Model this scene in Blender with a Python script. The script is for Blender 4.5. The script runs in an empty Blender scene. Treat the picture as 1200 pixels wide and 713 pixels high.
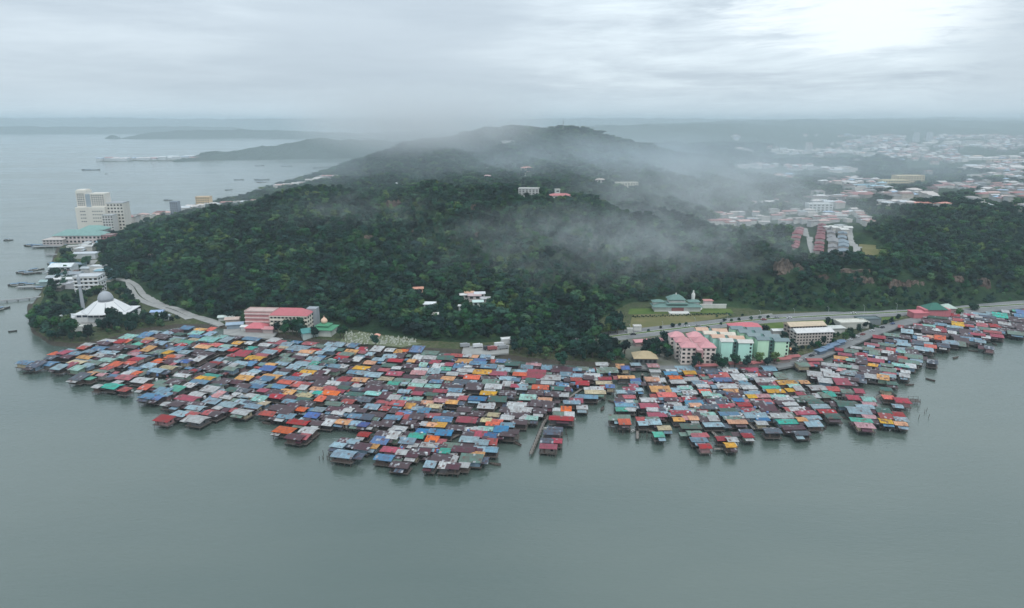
import bpy, math, random
import numpy as np
from mathutils import Matrix, Vector, noise as mnoise

random.seed(7)
SC = bpy.context.scene
COL = SC.collection
# ------------------------------------------------------------------ camera numbers
F = 811.0                      # focal length in photo pixels (photo 1200 wide)
P = math.radians(14.7)         # downward pitch
H = 160.0                      # flying height above the water
CP, SP = math.cos(P), math.sin(P)

def rowY(py, z=0.0):           # distance north of a point seen on photo row py at height z
    return (H - z) / math.tan(P + math.atan((py - 356.5) / F))
def zrow(py, Y):               # height of a point on photo row py at distance Y
    return H - Y * math.tan(P + math.atan((py - 356.5) / F))
def xat(px, Y, z=0.0):
    return (px - 600.0) * (Y * CP + (H - z) * SP) / F
def at(px, py, z=0.0):
    Y = rowY(py, z)
    return Vector((xat(px, Y, z), Y, z))
def atY(px, py, Y):
    z = zrow(py, Y)
    return Vector((xat(px, Y, z), Y, z))
def proj(x, y, z):
    d = y * CP + (H - z) * SP
    v = (-(z - H) * CP - y * SP) * -1.0
    up = y * SP + (z - H) * CP
    return 600 + F * x / d, 356.5 - F * up / d
def pscale(Y, z=0.0):
    return F / (Y * CP + (H - z) * SP)
def sindep(Y, z=0.0):
    return (H - z) / math.hypot(Y, H - z)

# ------------------------------------------------------------------ materials
MATS = {}
def lin(c):
    return tuple((x / 255 / 12.92) if x / 255 <= 0.04045 else ((x / 255 + 0.055) / 1.055) ** 2.4 for x in c)

class NT:
    def __init__(self, name):
        self.m = bpy.data.materials.new(name); self.m.use_nodes = True
        self.t = self.m.node_tree; self.t.nodes.clear()
        self.out = self.t.nodes.new('ShaderNodeOutputMaterial')
    def n(self, typ, **kw):
        nd = self.t.nodes.new(typ)
        for k, v in kw.items():
            if k == 'inp':
                for i, val in v.items():
                    if isinstance(val, bpy.types.NodeSocket): self.t.links.new(val, nd.inputs[i])
                    else: nd.inputs[i].default_value = val
            else: setattr(nd, k, v)
        return nd
    def math(self, op, a, b=0.0, c=None, clamp=False):
        nd = self.n('ShaderNodeMath', operation=op, use_clamp=clamp)
        for i, x in enumerate((a, b) if c is None else (a, b, c)):
            if isinstance(x, bpy.types.NodeSocket): self.t.links.new(x, nd.inputs[i])
            else: nd.inputs[i].default_value = x
        return nd.outputs[0]
    def mix(self, fac, a, b, blend='MIX'):
        nd = self.n('ShaderNodeMix', data_type='RGBA', blend_type=blend)
        for i, x in ((0, fac), (6, a), (7, b)):
            if isinstance(x, bpy.types.NodeSocket): self.t.links.new(x, nd.inputs[i])
            else: nd.inputs[i].default_value = x if i == 0 else (*x[:3], 1)
        return nd.outputs[2]
    def ramp(self, fac, stops):
        nd = self.n('ShaderNodeValToRGB')
        el = nd.color_ramp.elements
        while len(el) < len(stops): el.new(0.5)
        for e, (p, c) in zip(el, stops):
            e.position = p; e.color = (*c, 1) if not isinstance(c, (int, float)) else (c, c, c, 1)
        self.t.links.new(fac, nd.inputs[0]); return nd.outputs[0]
    def noise(self, vec, scale, detail=4, rough=0.55, w=None):
        nd = self.n('ShaderNodeTexNoise', inp={'Scale': scale, 'Detail': detail, 'Roughness': rough})
        if vec is not None: self.t.links.new(vec, nd.inputs['Vector'])
        return nd.outputs[0]
    def bsdf(self, color, rough=0.7, spec=0.3, normal=None, **kw):
        b = self.n('ShaderNodeBsdfPrincipled', inp={'Roughness': rough, 'Specular IOR Level': spec})
        if isinstance(color, bpy.types.NodeSocket): self.t.links.new(color, b.inputs['Base Color'])
        else: b.inputs['Base Color'].default_value = (*color[:3], 1)
        if normal is not None: self.t.links.new(normal, b.inputs['Normal'])
        for k, v in kw.items(): b.inputs[k].default_value = v
        self.t.links.new(b.outputs[0], self.out.inputs[0]); return b
    def bump(self, h, strength, dist):
        return self.n('ShaderNodeBump', inp={'Height': h, 'Strength': strength, 'Distance': dist}).outputs[0]
    def pos(self): return self.n('ShaderNodeNewGeometry').outputs['Position']
    def objrand(self): return self.n('ShaderNodeObjectInfo').outputs['Random']

def painted(name, rgb, var=0.25, scale=0.6, rough=0.7, dirt=0.35):
    """a plain painted or rendered surface with weather stains and a little change from one object to the next"""
    if name in MATS: return MATS[name]
    t = NT(name); c = lin(rgb)
    p = t.pos()
    st = t.n('ShaderNodeMapping', inp={0: p, 3: (scale, scale, scale * 0.25)}).outputs[0]
    n1 = t.noise(st, 1.0, 5, 0.65)
    n2 = t.noise(p, scale * 0.15, 3)
    dark = tuple(x * 0.42 + 0.01 for x in c)
    k = t.ramp(n1, [(0.42, 0.0), (0.75, dirt)])
    col = t.mix(k, c, dark)
    v = t.math('MULTIPLY_ADD', t.math('ADD', t.objrand(), n2), var * 0.5, 1 - var * 0.55)
    hs = t.n('ShaderNodeHueSaturation', inp={'Color': col, 'Value': v, 'Saturation': 0.76})
    t.bsdf(hs.outputs[0], rough, 0.25)
    MATS[name] = t.m; return t.m

ROOFC = dict(R=(166, 40, 62), D=(84, 38, 52), r=(178, 82, 86), O=(222, 100, 70), o=(216, 160, 112), Y=(216, 160, 46), y=(196, 184, 144),
             B=(28, 100, 170), b=(78, 138, 168), l=(136, 172, 186), C=(36, 124, 168), T=(56, 172, 150), t=(142, 194, 184), G=(48, 100, 90),
             g=(108, 138, 126), w=(188, 192, 192), k=(80, 62, 66), s=(78, 92, 106), P=(192, 142, 146))
CNAME = dict(R='crimson', D='maroon', r='faded red', O='orange', o='peach', Y='mustard', y='cream', B='bright blue', b='steel blue', l='pale blue',
             C='sea blue', T='turquoise', t='pale mint', G='dark green', g='grey green', w='whitish', k='rusty brown', s='slate grey', P='pink')

def roof_mat(code):
    nm = 'roof_sheet_' + code
    if nm in MATS: return MATS[nm]
    t = NT(nm)
    c = tuple(min(0.80, x / 1.18) for x in lin(ROOFC[code]))
    uv = t.n('ShaderNodeUVMap').outputs[0]
    seed = t.n('ShaderNodeAttribute', attribute_name='seed').outputs['Fac']
    sx = t.n('ShaderNodeSeparateXYZ', inp={0: uv})
    U, V = sx.outputs[0], sx.outputs[1]
    r0 = t.n('ShaderNodeTexWhiteNoise', noise_dimensions='1D', inp={1: t.math('FLOOR', t.math('DIVIDE', U, 1.15))}).outputs[0]
    cu = t.math('FLOOR', t.math('DIVIDE', U, 1.15)); cv = t.math('FLOOR', t.math('DIVIDE', t.math('MULTIPLY_ADD', r0, 1.5, V), 2.0))
    cell = t.n('ShaderNodeCombineXYZ', inp={0: cu, 1: cv, 2: t.math('MULTIPLY', seed, 91.0)}).outputs[0]
    wn = t.n('ShaderNodeTexWhiteNoise', noise_dimensions='3D', inp={0: cell})
    r1 = wn.outputs[0]
    sxc = t.n('ShaderNodeSeparateColor', inp={0: wn.outputs[1]})
    stv = t.n('ShaderNodeCombineXYZ', inp={0: t.math('MULTIPLY', U, 1.6), 1: t.math('MULTIPLY', V, 0.30), 2: seed}).outputs[0]
    streak = t.noise(stv, 1.0, 5, 0.65)
    blot = t.noise(uv, 0.22, 4, 0.6)
    rusty = code in 'kDs'
    rust = lin((92, 62, 56)) if not rusty else lin((70, 54, 58))
    amount = {'k': 0.95, 'D': 0.7, 'w': 0.5, 's': 0.5, 'g': 0.6, 'r': 0.7}.get(code, 0.58)
    # fading from house to house
    hs = t.n('ShaderNodeHueSaturation', inp={'Color': (*c, 1), 'Hue': t.math('MULTIPLY_ADD', seed, 0.03, 0.485),
                                             'Saturation': t.math('MULTIPLY_ADD', seed, 0.3, 0.74 if code in 'Bbl' else 0.86),
                                             'Value': t.math('MULTIPLY_ADD', t.math('FRACT', t.math('MULTIPLY', seed, 7.3)), 0.40, 0.80)})
    col = hs.outputs[0]
    # each sheet a little different
    hv = t.n('ShaderNodeHueSaturation', inp={'Color': col, 'Value': t.math('MULTIPLY_ADD', r1, 0.22, 0.89)})
    col = hv.outputs[0]
    # replaced sheets: pale zinc, or old dark ones
    pale = t.math('GREATER_THAN', sxc.outputs[0], 0.86 if code == 'k' else (0.93 if rusty else 0.975))
    col = t.mix(t.math('MULTIPLY', pale, 0.85), col, lin((168, 172, 176)))
    old = t.math('GREATER_THAN', sxc.outputs[1], 0.80 if rusty else 0.94)
    col = t.mix(t.math('MULTIPLY', old, 0.75), col, rust)
    k = t.math('MULTIPLY', t.ramp(t.math('MULTIPLY_ADD', blot, 0.6, t.math('MULTIPLY', streak, 0.5)), [(0.47, 0.0), (0.66, 1.0)]), amount)
    col = t.mix(k, col, rust)
    # seams between the sheets
    seam = t.math('LESS_THAN', t.math('FRACT', t.math('DIVIDE', U, 1.15)), 0.10)
    col = t.mix(t.math('MULTIPLY', seam, 0.30), col, tuple(x * 0.4 for x in c))
    bump = t.bump(t.math('SINE', t.math('MULTIPLY', U, 21.0)), 0.25, 0.03)
    t.bsdf(col, 0.55, 0.35, bump)
    MATS[nm] = t.m; return t.m

WALLC = [(96, 74, 66), (132, 122, 114), (74, 62, 62), (190, 188, 182), (116, 148, 170), (130, 160, 134), (190, 170, 130), (164, 116, 116), (62, 52, 52), (94, 90, 92)]
def wall_mat(i): return painted('wall_boards_%d' % i, WALLC[i], 0.35, 0.9, 0.8, 0.6)
def glass_dark():
    return painted('dark_window', (34, 40, 46), 0.2, 0.3, 0.25, 0.1)
def wood(): return painted('weathered_wood', (92, 84, 78), 0.4, 1.2, 0.85, 0.6)

# ------------------------------------------------------------------ mesh helper
class MB:
    def __init__(self):
        self.v = []; self.f = []; self.m = []; self.uv = []; self.seed = []; self.mats = []; self.has_uv = False
    def mi(self, mat):
        if mat not in self.mats: self.mats.append(mat)
        return self.mats.index(mat)
    def add(self, vs, fs, mat, M=None, uvs=None, seed=0.0):
        b = len(self.v); k = self.mi(mat)
        for q in vs: self.v.append(tuple(M @ Vector(q)) if M is not None else tuple(q))
        for i, fc in enumerate(fs):
            self.f.append(tuple(b + j for j in fc)); self.m.append(k); self.seed.append(seed)
            if uvs is not None and uvs[i] is not None: self.uv.append(uvs[i]); self.has_uv = True
            else: self.uv.append([(0, 0)] * len(fc))
    def box(self, c, s, mat, M=None, taper=1.0):
        x, y, z = c; a, b, h = s[0] / 2, s[1] / 2, s[2] / 2
        vs = [(x - a, y - b, z - h), (x + a, y - b, z - h), (x + a, y + b, z - h), (x - a, y + b, z - h)]
        vs += [(x - a * taper, y - b * taper, z + h), (x + a * taper, y - b * taper, z + h), (x + a * taper, y + b * taper, z + h), (x - a * taper, y + b * taper, z + h)]
        self.add(vs, [(3, 2, 1, 0), (4, 5, 6, 7), (0, 1, 5, 4), (1, 2, 6, 5), (2, 3, 7, 6), (3, 0, 4, 7)], mat, M)
    def bar(self, p, q, r, mat, M=None, n=4):
        p, q = Vector(p), Vector(q); d = (q - p).normalized()
        u = d.orthogonal().normalized(); w = d.cross(u)
        vs = []
        for o in (p, q):
            for i in range(n):
                an = 2 * math.pi * (i + 0.5) / n
                vs.append(o + (u * math.cos(an) + w * math.sin(an)) * r)
        fs = [(i, (i + 1) % n, n + (i + 1) % n, n + i) for i in range(n)] + [tuple(range(n))[::-1], tuple(range(n, 2 * n))]
        self.add(vs, fs, mat, M)
    def lathe(self, prof, n, mat, M=None, c=(0, 0, 0)):
        vs, fs = [], []
        for r, z in prof:
            for i in range(n):
                a = 2 * math.pi * i / n
                vs.append((c[0] + r * math.cos(a), c[1] + r * math.sin(a), c[2] + z))
        for k in range(len(prof) - 1):
            for i in range(n):
                j = (i + 1) % n
                fs.append((k * n + i, k * n + j, (k + 1) * n + j, (k + 1) * n + i))
        fs.append(tuple(range(n))[::-1]); fs.append(tuple((len(prof) - 1) * n + i for i in range(n)))
        self.add(vs, fs, mat, M)
    def build(self, name, parent=None, loc=(0, 0, 0), smooth=False):
        me = bpy.data.meshes.new(name)
        me.from_pydata(self.v, [], self.f)
        for m in self.mats: me.materials.append(m)
        if self.m: me.polygons.foreach_set('material_index', self.m)
        if self.has_uv:
            ul = me.uv_layers.new(name='UVMap')
            flat = [c for fc in self.uv for uvp in fc for c in uvp]
            ul.data.foreach_set('uv', flat)
            at_ = me.attributes.new('seed', 'FLOAT', 'FACE'); at_.data.foreach_set('value', self.seed)
        if smooth: me.polygons.foreach_set('use_smooth', [True] * len(me.polygons))
        me.update()
        return link(name, me, parent, loc)

def link(name, me, parent=None, loc=(0, 0, 0), rotz=0.0):
    o = bpy.data.objects.new(name, me); COL.objects.link(o)
    o.location = loc; o.rotation_euler = (0, 0, rotz)
    if parent is not None: o.parent = parent
    return o
def tag(o, label=None, cat=None, group=None, kind=None):
    if label: o['label'] = label
    if cat: o['category'] = cat
    if group: o['group'] = group
    if kind: o['kind'] = kind
    return o
def empty(name, loc, rz=0.0):
    o = bpy.data.objects.new(name, None); COL.objects.link(o)
    o.location = loc; o.rotation_euler = (0, 0, rz); o.empty_display_size = 0.5
    return o
def thing(name, label, cat, loc, rz=0.0, group=None):
    return tag(empty(name, loc, rz), label, cat, group)
def copy_tree(o, parent=None):
    c = o.copy(); COL.objects.link(c)
    if parent is not None: c.parent = parent
    for ch in list(o.children): copy_tree(ch, c)
    return c

# ------------------------------------------------------------------ terrain
def col_(px, shore, foot, ridge, rest, flat=False):
    s = rowY(shore, 0); ft = rowY(foot, 2.5) if foot else s + 40
    ft = max(ft, s + 14)
    if flat: ry, rz = ridge
    else: ry = ridge[1]; rz = zrow(ridge[0], ridge[1]) - 9.5
    if px >= 850: my, mz = ft + 0.72 * (ry - ft), 2.5 + 0.42 * (rz - 2.5)
    else: my, mz = ft + 0.52 * (ry - ft), 2.5 + 0.50 * (rz - 2.5)
    k = [(300, -4), (s - 10, -4), (s + 2, 1.0), (s + 9, 2.2), (ft, 2.5), (my, mz), (ry, rz)] + rest
    return (px - 600.0) / 800.0, k
sea = lambda *ys: [(y, -4) for y in ys]
def none_(px): return (px - 600.0) / 800.0, [(300, -4), (500, -4), (512, -4), (520, -4), (540, -4), (580, -4), (620, -4)] + sea(660, 700, 1200, 2700, 4500, 7000, 12000)
zz = zrow
TER = [none_(-260), none_(10),
 col_(25, 393, 386, (575, 2.8), [(600, 1.0), (620, -4)] + sea(1200, 2700, 4500, 7000, 12000), True),
 col_(40, 405, 394, (600, 3.0), [(650, 1.5), (672, -4)] + sea(1200, 2700, 4500, 7000, 12000), True),
 col_(75, 408, 385, (800, 3.5), [(900, 2.5), (965, 1.0)] + sea(1000, 2700, 4500, 7000, 12000), True),
 col_(110, 402, 342, (298, 800), [(930, 3), (1060, 2)] + sea(1090, 2700, 4500, 7000, 12000)),
 col_(150, 390, 338, (284, 820), [(1000, 3), (1120, 2)] + sea(1150, 2700, 4500, 7000, 12000)),
 col_(200, 384, 367, (259, 850), [(1050, 6), (1210, 2)] + sea(1240, 2700, 4500, 7000, 12000)),
 col_(250, 385, 379, (245, 880), [(1100, 10), (1380, 2)] + sea(1410, 2700, 4500, 7000, 12000)),
 col_(300, 393, 383, (237, 900), [(1150, 15), (1580, 2)] + sea(1620, 2700, 4500, 7000, 12000)),
 col_(360, 402, 383, (224, 920), [(1200, 20), (2020, 2)] + sea(2060, 2800, 4500, 7000, 12000)),
 col_(400, 406, 385, (222, 920), [(1200, 25), (2520, 2)] + sea(2580, 2900, 4500, 7000, 12000)),
 col_(440, 410, 392, (220, 900), [(1200, 30), (1600, 34), (2000, zz(186, 2000)), (2800, 2), (3200, -4), (7000, -4), (12000, -4)]),
 col_(500, 413, 400, (217, 870), [(1150, 34), (1500, 40), (2200, zz(169, 2200)), (3000, 16), (4500, 12), (7000, 40), (12000, 20)]),
 col_(560, 416, 402, (216, 850), [(1150, 35), (1500, 42), (2350, zz(155, 2350)), (3200, 20), (4500, 15), (7000, 70), (12000, 40)]),
 col_(620, 425, 398, (225, 830), [(1120, 36), (1500, 44), (2400, zz(148, 2400)), (3200, 24), (4500, 20), (7000, 90), (12000, 60)]),
 col_(680, 429, 392, (238, 810), [(1100, 36), (1450, 42), (2350, zz(155, 2350)), (3200, 22), (4500, 20), (7000, zz(151, 7000)), (12000, 90)]),
 col_(740, 432, 355, (256, 790), [(1050, 33), (1400, 32), (2200, zz(173, 2200)), (3100, 20), (4500, 40), (7000, zz(148, 7000)), (12000, 120)]),
 col_(800, 430, 351, (268, 770), [(1000, 30), (1400, 24), (2100, zz(188, 2100)), (3000, 20), (4400, 48), (7000, zz(147, 7000)), (12000, 150)]),
 col_(860, 430, 360, (285, 700), [(860, 27), (1300, 20), (2000, 30), (3000, 26), (4300, 44), (7500, zz(148, 7500)), (12000, 190)]),
 col_(920, 430, 365, (299, 660), [(720, 25), (1200, 18), (2000, 22), (3000, 20), (5000, 30), (8500, zz(147, 8500)), (12000, 200)]),
 col_(1000, 410, 366, (311, 635), [(680, 23), (1000, 22), (2000, 20), (3000, 18), (5000, 25), (9000, zz(146, 9000)), (12000, 200)]),
 col_(1100, 371, 362, (317, 628), [(675, 22), (950, 30), (1450, 18), (3000, 18), (5000, 25), (9000, zz(146, 9000)), (12000, 190)]),
 col_(1200, 361, 354, (321, 648), [(700, 24), (950, 33), (1450, 18), (3000, 18), (5000, 25), (9000, zz(147, 9000)), (12000, 190)]),
 col_(1360, 352, 346, (322, 670), [(720, 24), (950, 30), (1450, 18), (3000, 18), (5000, 25), (9000, 140), (12000, 170)]),
 col_(1640, 350, 344, (322, 680), [(740, 24), (950, 30), (1450, 18), (3000, 18), (5000, 25), (9000, 140), (12000, 170)]),
]
TA = [t[0] for t in TER]
def knots(a):
    if a <= TA[0]: return TER[0][1]
    if a >= TA[-1]: return TER[-1][1]
    i = max(j for j in range(len(TA)) if TA[j] <= a)
    w = (a - TA[i]) / (TA[i + 1] - TA[i])
    return [(p[0] * (1 - w) + q[0] * w, p[1] * (1 - w) + q[1] * w) for p, q in zip(TER[i][1], TER[i + 1][1])]
def hbase(a, Y, K=None):
    K = K or knots(a)
    if Y <= K[0][0]: return K[0][1]
    for (y0, z0), (y1, z1) in zip(K, K[1:]):
        if Y <= y1:
            w = (Y - y0) / max(1e-6, y1 - y0)
            return z0 + (z1 - z0) * w
    return K[-1][1]
def height(X, Y):
    K = knots(X / Y); h = hbase(X / Y, Y, K)
    if h > 3.0:
        k = min(1.0, (h - 3.0) / 25.0)
        s = 1.0 + Y / 2500.0
        h += k * (mnoise.fractal(Vector((X / (90 * s), Y / (90 * s), 3.1)), 0.9, 2.1, 4) * 7.0 * s ** 0.7)
        g = mnoise.noise(Vector(((X + 0.45 * Y) / (62 * s), Y / (420 * s), 9.2)))
        h += k * (0.35 - abs(g)) * 17.0 * s ** 0.5
        h = max(h, 2.6)
    return h
def hit(px, py):
    """first place on the land seen along a sight line"""
    Y = 420.0
    while Y < 11000:
        X0 = xat(px, Y, 10.0); z = height(X0, Y)
        X = xat(px, Y, z)
        if z > -1 and proj(X, Y, z)[1] <= py: return Vector((X, Y, z))
        Y *= 1.004
    return Vector((xat(px, Y, 0), Y, 0))

def inpoly(px, py, poly):
    r = False; j = len(poly) - 1
    for i in range(len(poly)):
        xi, yi = poly[i]; xj, yj = poly[j]
        if (yi > py) != (yj > py) and px < (xj - xi) * (py - yi) / (yj - yi) + xi: r = not r
        j = i
    return r

def build_terrain():
    NA, rows = 330, []
    Y = 440.0
    while Y < 12000:
        rows.append(Y); Y *= 1.0092 if Y < 1000 else 1.0125
    As = [-0.86 + 2.06 * i / (NA - 1) for i in range(NA)]
    Ks = [knots(a) for a in As]
    vs = []
    for Y in rows:
        for a in As: vs.append((a * Y, Y, height(a * Y, Y)))
    fs = []
    for r in range(len(rows) - 1):
        for c in range(NA - 1):
            i = r * NA + c
            q = (i, i + 1, i + NA + 1, i + NA)
            if max(vs[j][2] for j in q) > -3.5: fs.append(q)
    me = bpy.data.meshes.new('hill_terrain'); me.from_pydata(vs, [], fs)
    me.polygons.foreach_set('use_smooth', [True] * len(fs)); me.update()
    t = NT('land_cover'); p = t.pos()
    n1 = t.noise(p, 0.045, 6, 0.65); n2 = t.noise(p, 0.008, 4, 0.6); n3 = t.noise(p, 0.35, 3, 0.6)
    green = t.ramp(n1, [(0.3, (0.010, 0.026, 0.016)), (0.5, (0.022, 0.050, 0.024)), (0.72, (0.050, 0.085, 0.034))])
    dry = t.mix(t.ramp(n3, [(0.4, 0), (0.6, 1)]), (0.075, 0.095, 0.04), (0.13, 0.125, 0.075))
    z = t.n('ShaderNodeSeparateXYZ', inp={0: p}).outputs[2]
    lowm = t.math('MULTIPLY', t.math('LESS_THAN', z, 2.62), t.ramp(n2, [(0.35, 0.25), (0.6, 0.85)]))
    col = t.mix(lowm, green, dry)
    mud = t.math('LESS_THAN', z, 1.6)
    col = t.mix(mud, col, (0.07, 0.062, 0.05))
    t.bsdf(col, 0.9, 0.1, t.bump(n1, 1.0, 9.0))
    me.materials.append(t.m)
    tag(link('terrain', me), kind='structure')

# land far away, each a sheet of its own
def far_land(name, ridge, front, back, seed, amp, col=(0.022, 0.042, 0.026)):
    """ridge: list of (px, py of the crest, distance)"""
    pts = [atY(a, b, c) for a, b, c in ridge]
    NL, NC = 260, 64
    vs, fs = [], []
    for i in range(NL):
        u = i / (NL - 1) * (len(pts) - 1); k = min(int(u), len(pts) - 2); w = u - k
        w = w * w * (3 - 2 * w)
        c = pts[k].lerp(pts[k + 1], u - k)
        ends = min(1.0, min(i, NL - 1 - i) / 14.0)
        for j in range(NC):
            s = j / (NC - 1) * 2 - 1
            prof = max(0.0, 1 - abs(s)) ** 0.8
            y = c.y + (s * front if s < 0 else s * back) * (0.55 + 0.45 * ends)
            y += mnoise.noise(Vector((c.x / (front * 0.9), seed, 0))) * front * 0.35 * (1 - abs(s) * 0.2)
            zt = max(4.0, c.z) * prof * ends ** 0.6
            z = zt + mnoise.fractal(Vector((c.x / 160.0, y / 160.0, seed)), 0.9, 2.1, 4) * amp * min(1.0, prof * 3) * ends + abs(mnoise.noise(Vector((c.x / 26.0, y / 26.0, seed)))) * 8.0 * min(1.0, prof * 3) * ends
            z = z if prof > 0 else -3
            vs.append((c.x, y, z - 1.5))
    for i in range(NL - 1):
        for j in range(NC - 1):
            q = i * NC + j; fs.append((q, q + NC, q + NC + 1, q + 1))
    me = bpy.data.meshes.new(name); me.from_pydata(vs, [], fs)
    me.polygons.foreach_set('use_smooth', [True] * len(fs)); me.update()
    if 'far_forest' not in MATS:
        t = NT('far_forest'); p = t.pos(); n1 = t.noise(p, 0.03, 6, 0.65)
        t.bsdf(t.ramp(n1, [(0.3, (0.012, 0.026, 0.018)), (0.6, (0.03, 0.055, 0.03))]), 0.95, 0.05, t.bump(n1, 1.0, 12.0)); MATS['far_forest'] = t.m
    me.materials.append(MATS['far_forest'])
    tag(link(name, me), kind='structure')

def build_far():
    far_land('headland_terrain', [(222, 184, 3200), (245, 179.5, 3250), (268, 178, 3300), (290, 176, 3330), (312, 172.5, 3370), (332, 170, 3400), (352, 165, 3450), (372, 162, 3500), (400, 165, 3500), (430, 163, 3550), (470, 168, 3600), (520, 174, 3700)], 280, 420, 1.0, 14)
    far_land('island_terrain', [(158, 158, 7600), (200, 154, 7700), (260, 152, 7800), (330, 153, 7800), (400, 156, 7600), (470, 158, 7400)], 500, 700, 2.0, 16)
    far_land('islet_terrain', [(125, 161, 7300), (132, 158.5, 7300), (138, 160.5, 7300)], 60, 70, 3.0, 5)
    far_land('coast_terrain', [(-150, 150, 10500), (-20, 149, 10500), (60, 148.5, 10600), (130, 149.5, 10800), (200, 148.5, 11000), (300, 150, 11000)], 600, 900, 4.0, 18)
    far_land('distant_hills_terrain', [(-220, 141.5, 16500), (0, 139.5, 16500), (120, 138.5, 16500), (250, 140, 16500), (400, 139.5, 16500), (560, 141, 16500), (720, 139, 16500), (900, 140, 16500), (1100, 138, 16500), (1400, 139, 16500)], 1500, 2500, 5.0, 40)

# ------------------------------------------------------------------ water, haze, sky, light
def build_water():
    m = MB(); t = NT('sea_water'); p = t.pos()
    mp = t.n('ShaderNodeMapping', inp={0: p, 3: (0.16, 0.34, 1.0), 2: (0, 0, 0.5)}).outputs[0]
    w1 = t.noise(mp, 1.0, 5, 0.6)
    w2 = t.noise(t.n('ShaderNodeMapping', inp={0: p, 3: (0.010, 0.028, 1.0), 2: (0, 0, -0.25)}).outputs[0], 1.0, 4, 0.6)
    w3 = t.noise(t.n('ShaderNodeMapping', inp={0: p, 3: (0.0016, 0.0042, 1.0), 2: (0, 0, 0.2)}).outputs[0], 1.0, 5, 0.55)
    cd = t.n('ShaderNodeCameraData')
    col = t.mix(t.ramp(w3, [(0.38, 0), (0.62, 1)]), (0.066, 0.100, 0.088), (0.104, 0.134, 0.114))
    w4 = t.noise(t.n('ShaderNodeMapping', inp={0: p, 3: (0.22, 0.75, 1.0), 2: (0, 0, 0.45)}).outputs[0], 1.0, 3, 0.6)
    h = t.math('ADD', t.math('ADD', t.math('MULTIPLY', w1, 0.34), t.math('MULTIPLY', w4, 0.22)), t.math('MULTIPLY', w2, 0.35))
    nrm = t.bump(h, 0.60, 1.0)
    rough = t.math('MULTIPLY_ADD', t.ramp(t.math('MULTIPLY_ADD', w3, 0.6, t.math('MULTIPLY', w2, 0.4)), [(0.40, 0), (0.60, 1)]), 0.16, 0.08)
    b = t.bsdf(col, 0.18, 0.5, nrm, IOR=1.75)
    t.t.links.new(rough, b.inputs['Roughness'])
    R = 34000
    m.add([(-R, -4500, 0), (R, -4500, 0), (R, 26500, 0), (-R, 26500, 0)], [(0, 1, 2, 3)], t.m)
    tag(m.build('sea_water'), kind='structure')

def build_haze(density=0.00010):
    m = MB(); t = NT('haze_air')
    v = t.n('ShaderNodeVolumePrincipled', inp={'Color': (0.80, 0.93, 1.0, 1), 'Density': density, 'Anisotropy': 0.25})
    t.t.links.new(v.outputs[0], t.out.inputs['Volume'])
    m.box((0, 11000, 140), (70000, 32000, 292), t.m)     # z -6 .. 286, y -5000 .. 27000
    tag(m.build('haze'), kind='stuff')

def mist(px, py, Y, rx, ry, rz, dens, seed, stretch=(1, 1, 1), thr=0.42, feat=60.0):
    m = MB(); t = NT('mist_air_%d' % seed)
    n, k = 20, 10
    m.lathe([(max(1e-3, math.sin(math.pi * i / k)), -math.cos(math.pi * i / k)) for i in range(k + 1)], n, t.m)
    o = m.build('mist'); o.location = atY(px, py, Y); o.scale = (rx, ry, rz)
    tag(o, kind='stuff')
    tc = t.n('ShaderNodeTexCoord').outputs['Object']
    p = t.pos()
    ln = t.n('ShaderNodeVectorMath', operation='LENGTH', inp={0: tc}).outputs['Value']
    fall = t.ramp(ln, [(0.15, 1.0), (0.98, 0.0)])
    mp = t.n('ShaderNodeMapping', inp={0: p, 1: (seed * 173.0, seed * 91.0, seed * 37.0), 3: tuple(s / feat for s in stretch)}).outputs[0]
    nz = t.n('ShaderNodeTexNoise', inp={'Vector': mp, 'Scale': 1.0, 'Detail': 7.0, 'Roughness': 0.68, 'Distortion': 1.4 if feat < 100 else 0.4}).outputs[0]
    d = t.math('MULTIPLY', t.ramp(nz, [(thr, 0.0), (thr + 0.24, 1.0)]), fall)
    d = t.math('MULTIPLY', d, dens)
    v = t.n('ShaderNodeVolumePrincipled', inp={'Color': (0.95, 0.98, 1.0, 1) if seed == 1 else (0.82, 0.93, 1.0, 1) if Y > 1200 else (0.90, 0.965, 1.0, 1), 'Density': d, 'Anisotropy': 0.0})
    t.t.links.new(v.outputs[0], t.out.inputs['Volume'])

def build_mist():
    mist(495, 138, 1880, 380, 460, 112, 0.0054, 1, (1, 1, 1.4), 0.30, 190)
    mist(680, 300, 690, 195, 115, 62, 0.0115, 2, (1, 1, 1.5), 0.40, 55)
    mist(845, 236, 1000, 270, 220, 80, 0.0062, 3, (1, 1, 1.5), 0.38, 85)
    mist(600, 338, 615, 105, 60, 36, 0.0100, 4, (1, 1, 1.4), 0.42, 34)
    mist(425, 262, 800, 130, 75, 48, 0.0085, 5, (1, 1, 1.4), 0.44, 44)
    mist(720, 192, 1600, 500, 320, 85, 0.0034, 6, (1, 1, 1.6), 0.36, 150)
    mist(1000, 205, 1700, 560, 520, 85, 0.0012, 7, (1, 1, 1.6), 0.32, 170)
    mist(800, 165, 2900, 3200, 1900, 215, 0.00026, 8, (1, 1, 1.2), 0.05, 900)
    mist(600, 200, 1700, 1150, 560, 120, 0.00068, 11, (1, 1, 1.2), 0.08, 500)
    mist(820, 288, 720, 150, 115, 52, 0.0075, 9, (1, 1, 1.5), 0.42, 48)
    mist(250, 230, 950, 150, 120, 60, 0.0030, 10, (1, 1, 1.5), 0.42, 60)

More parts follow.
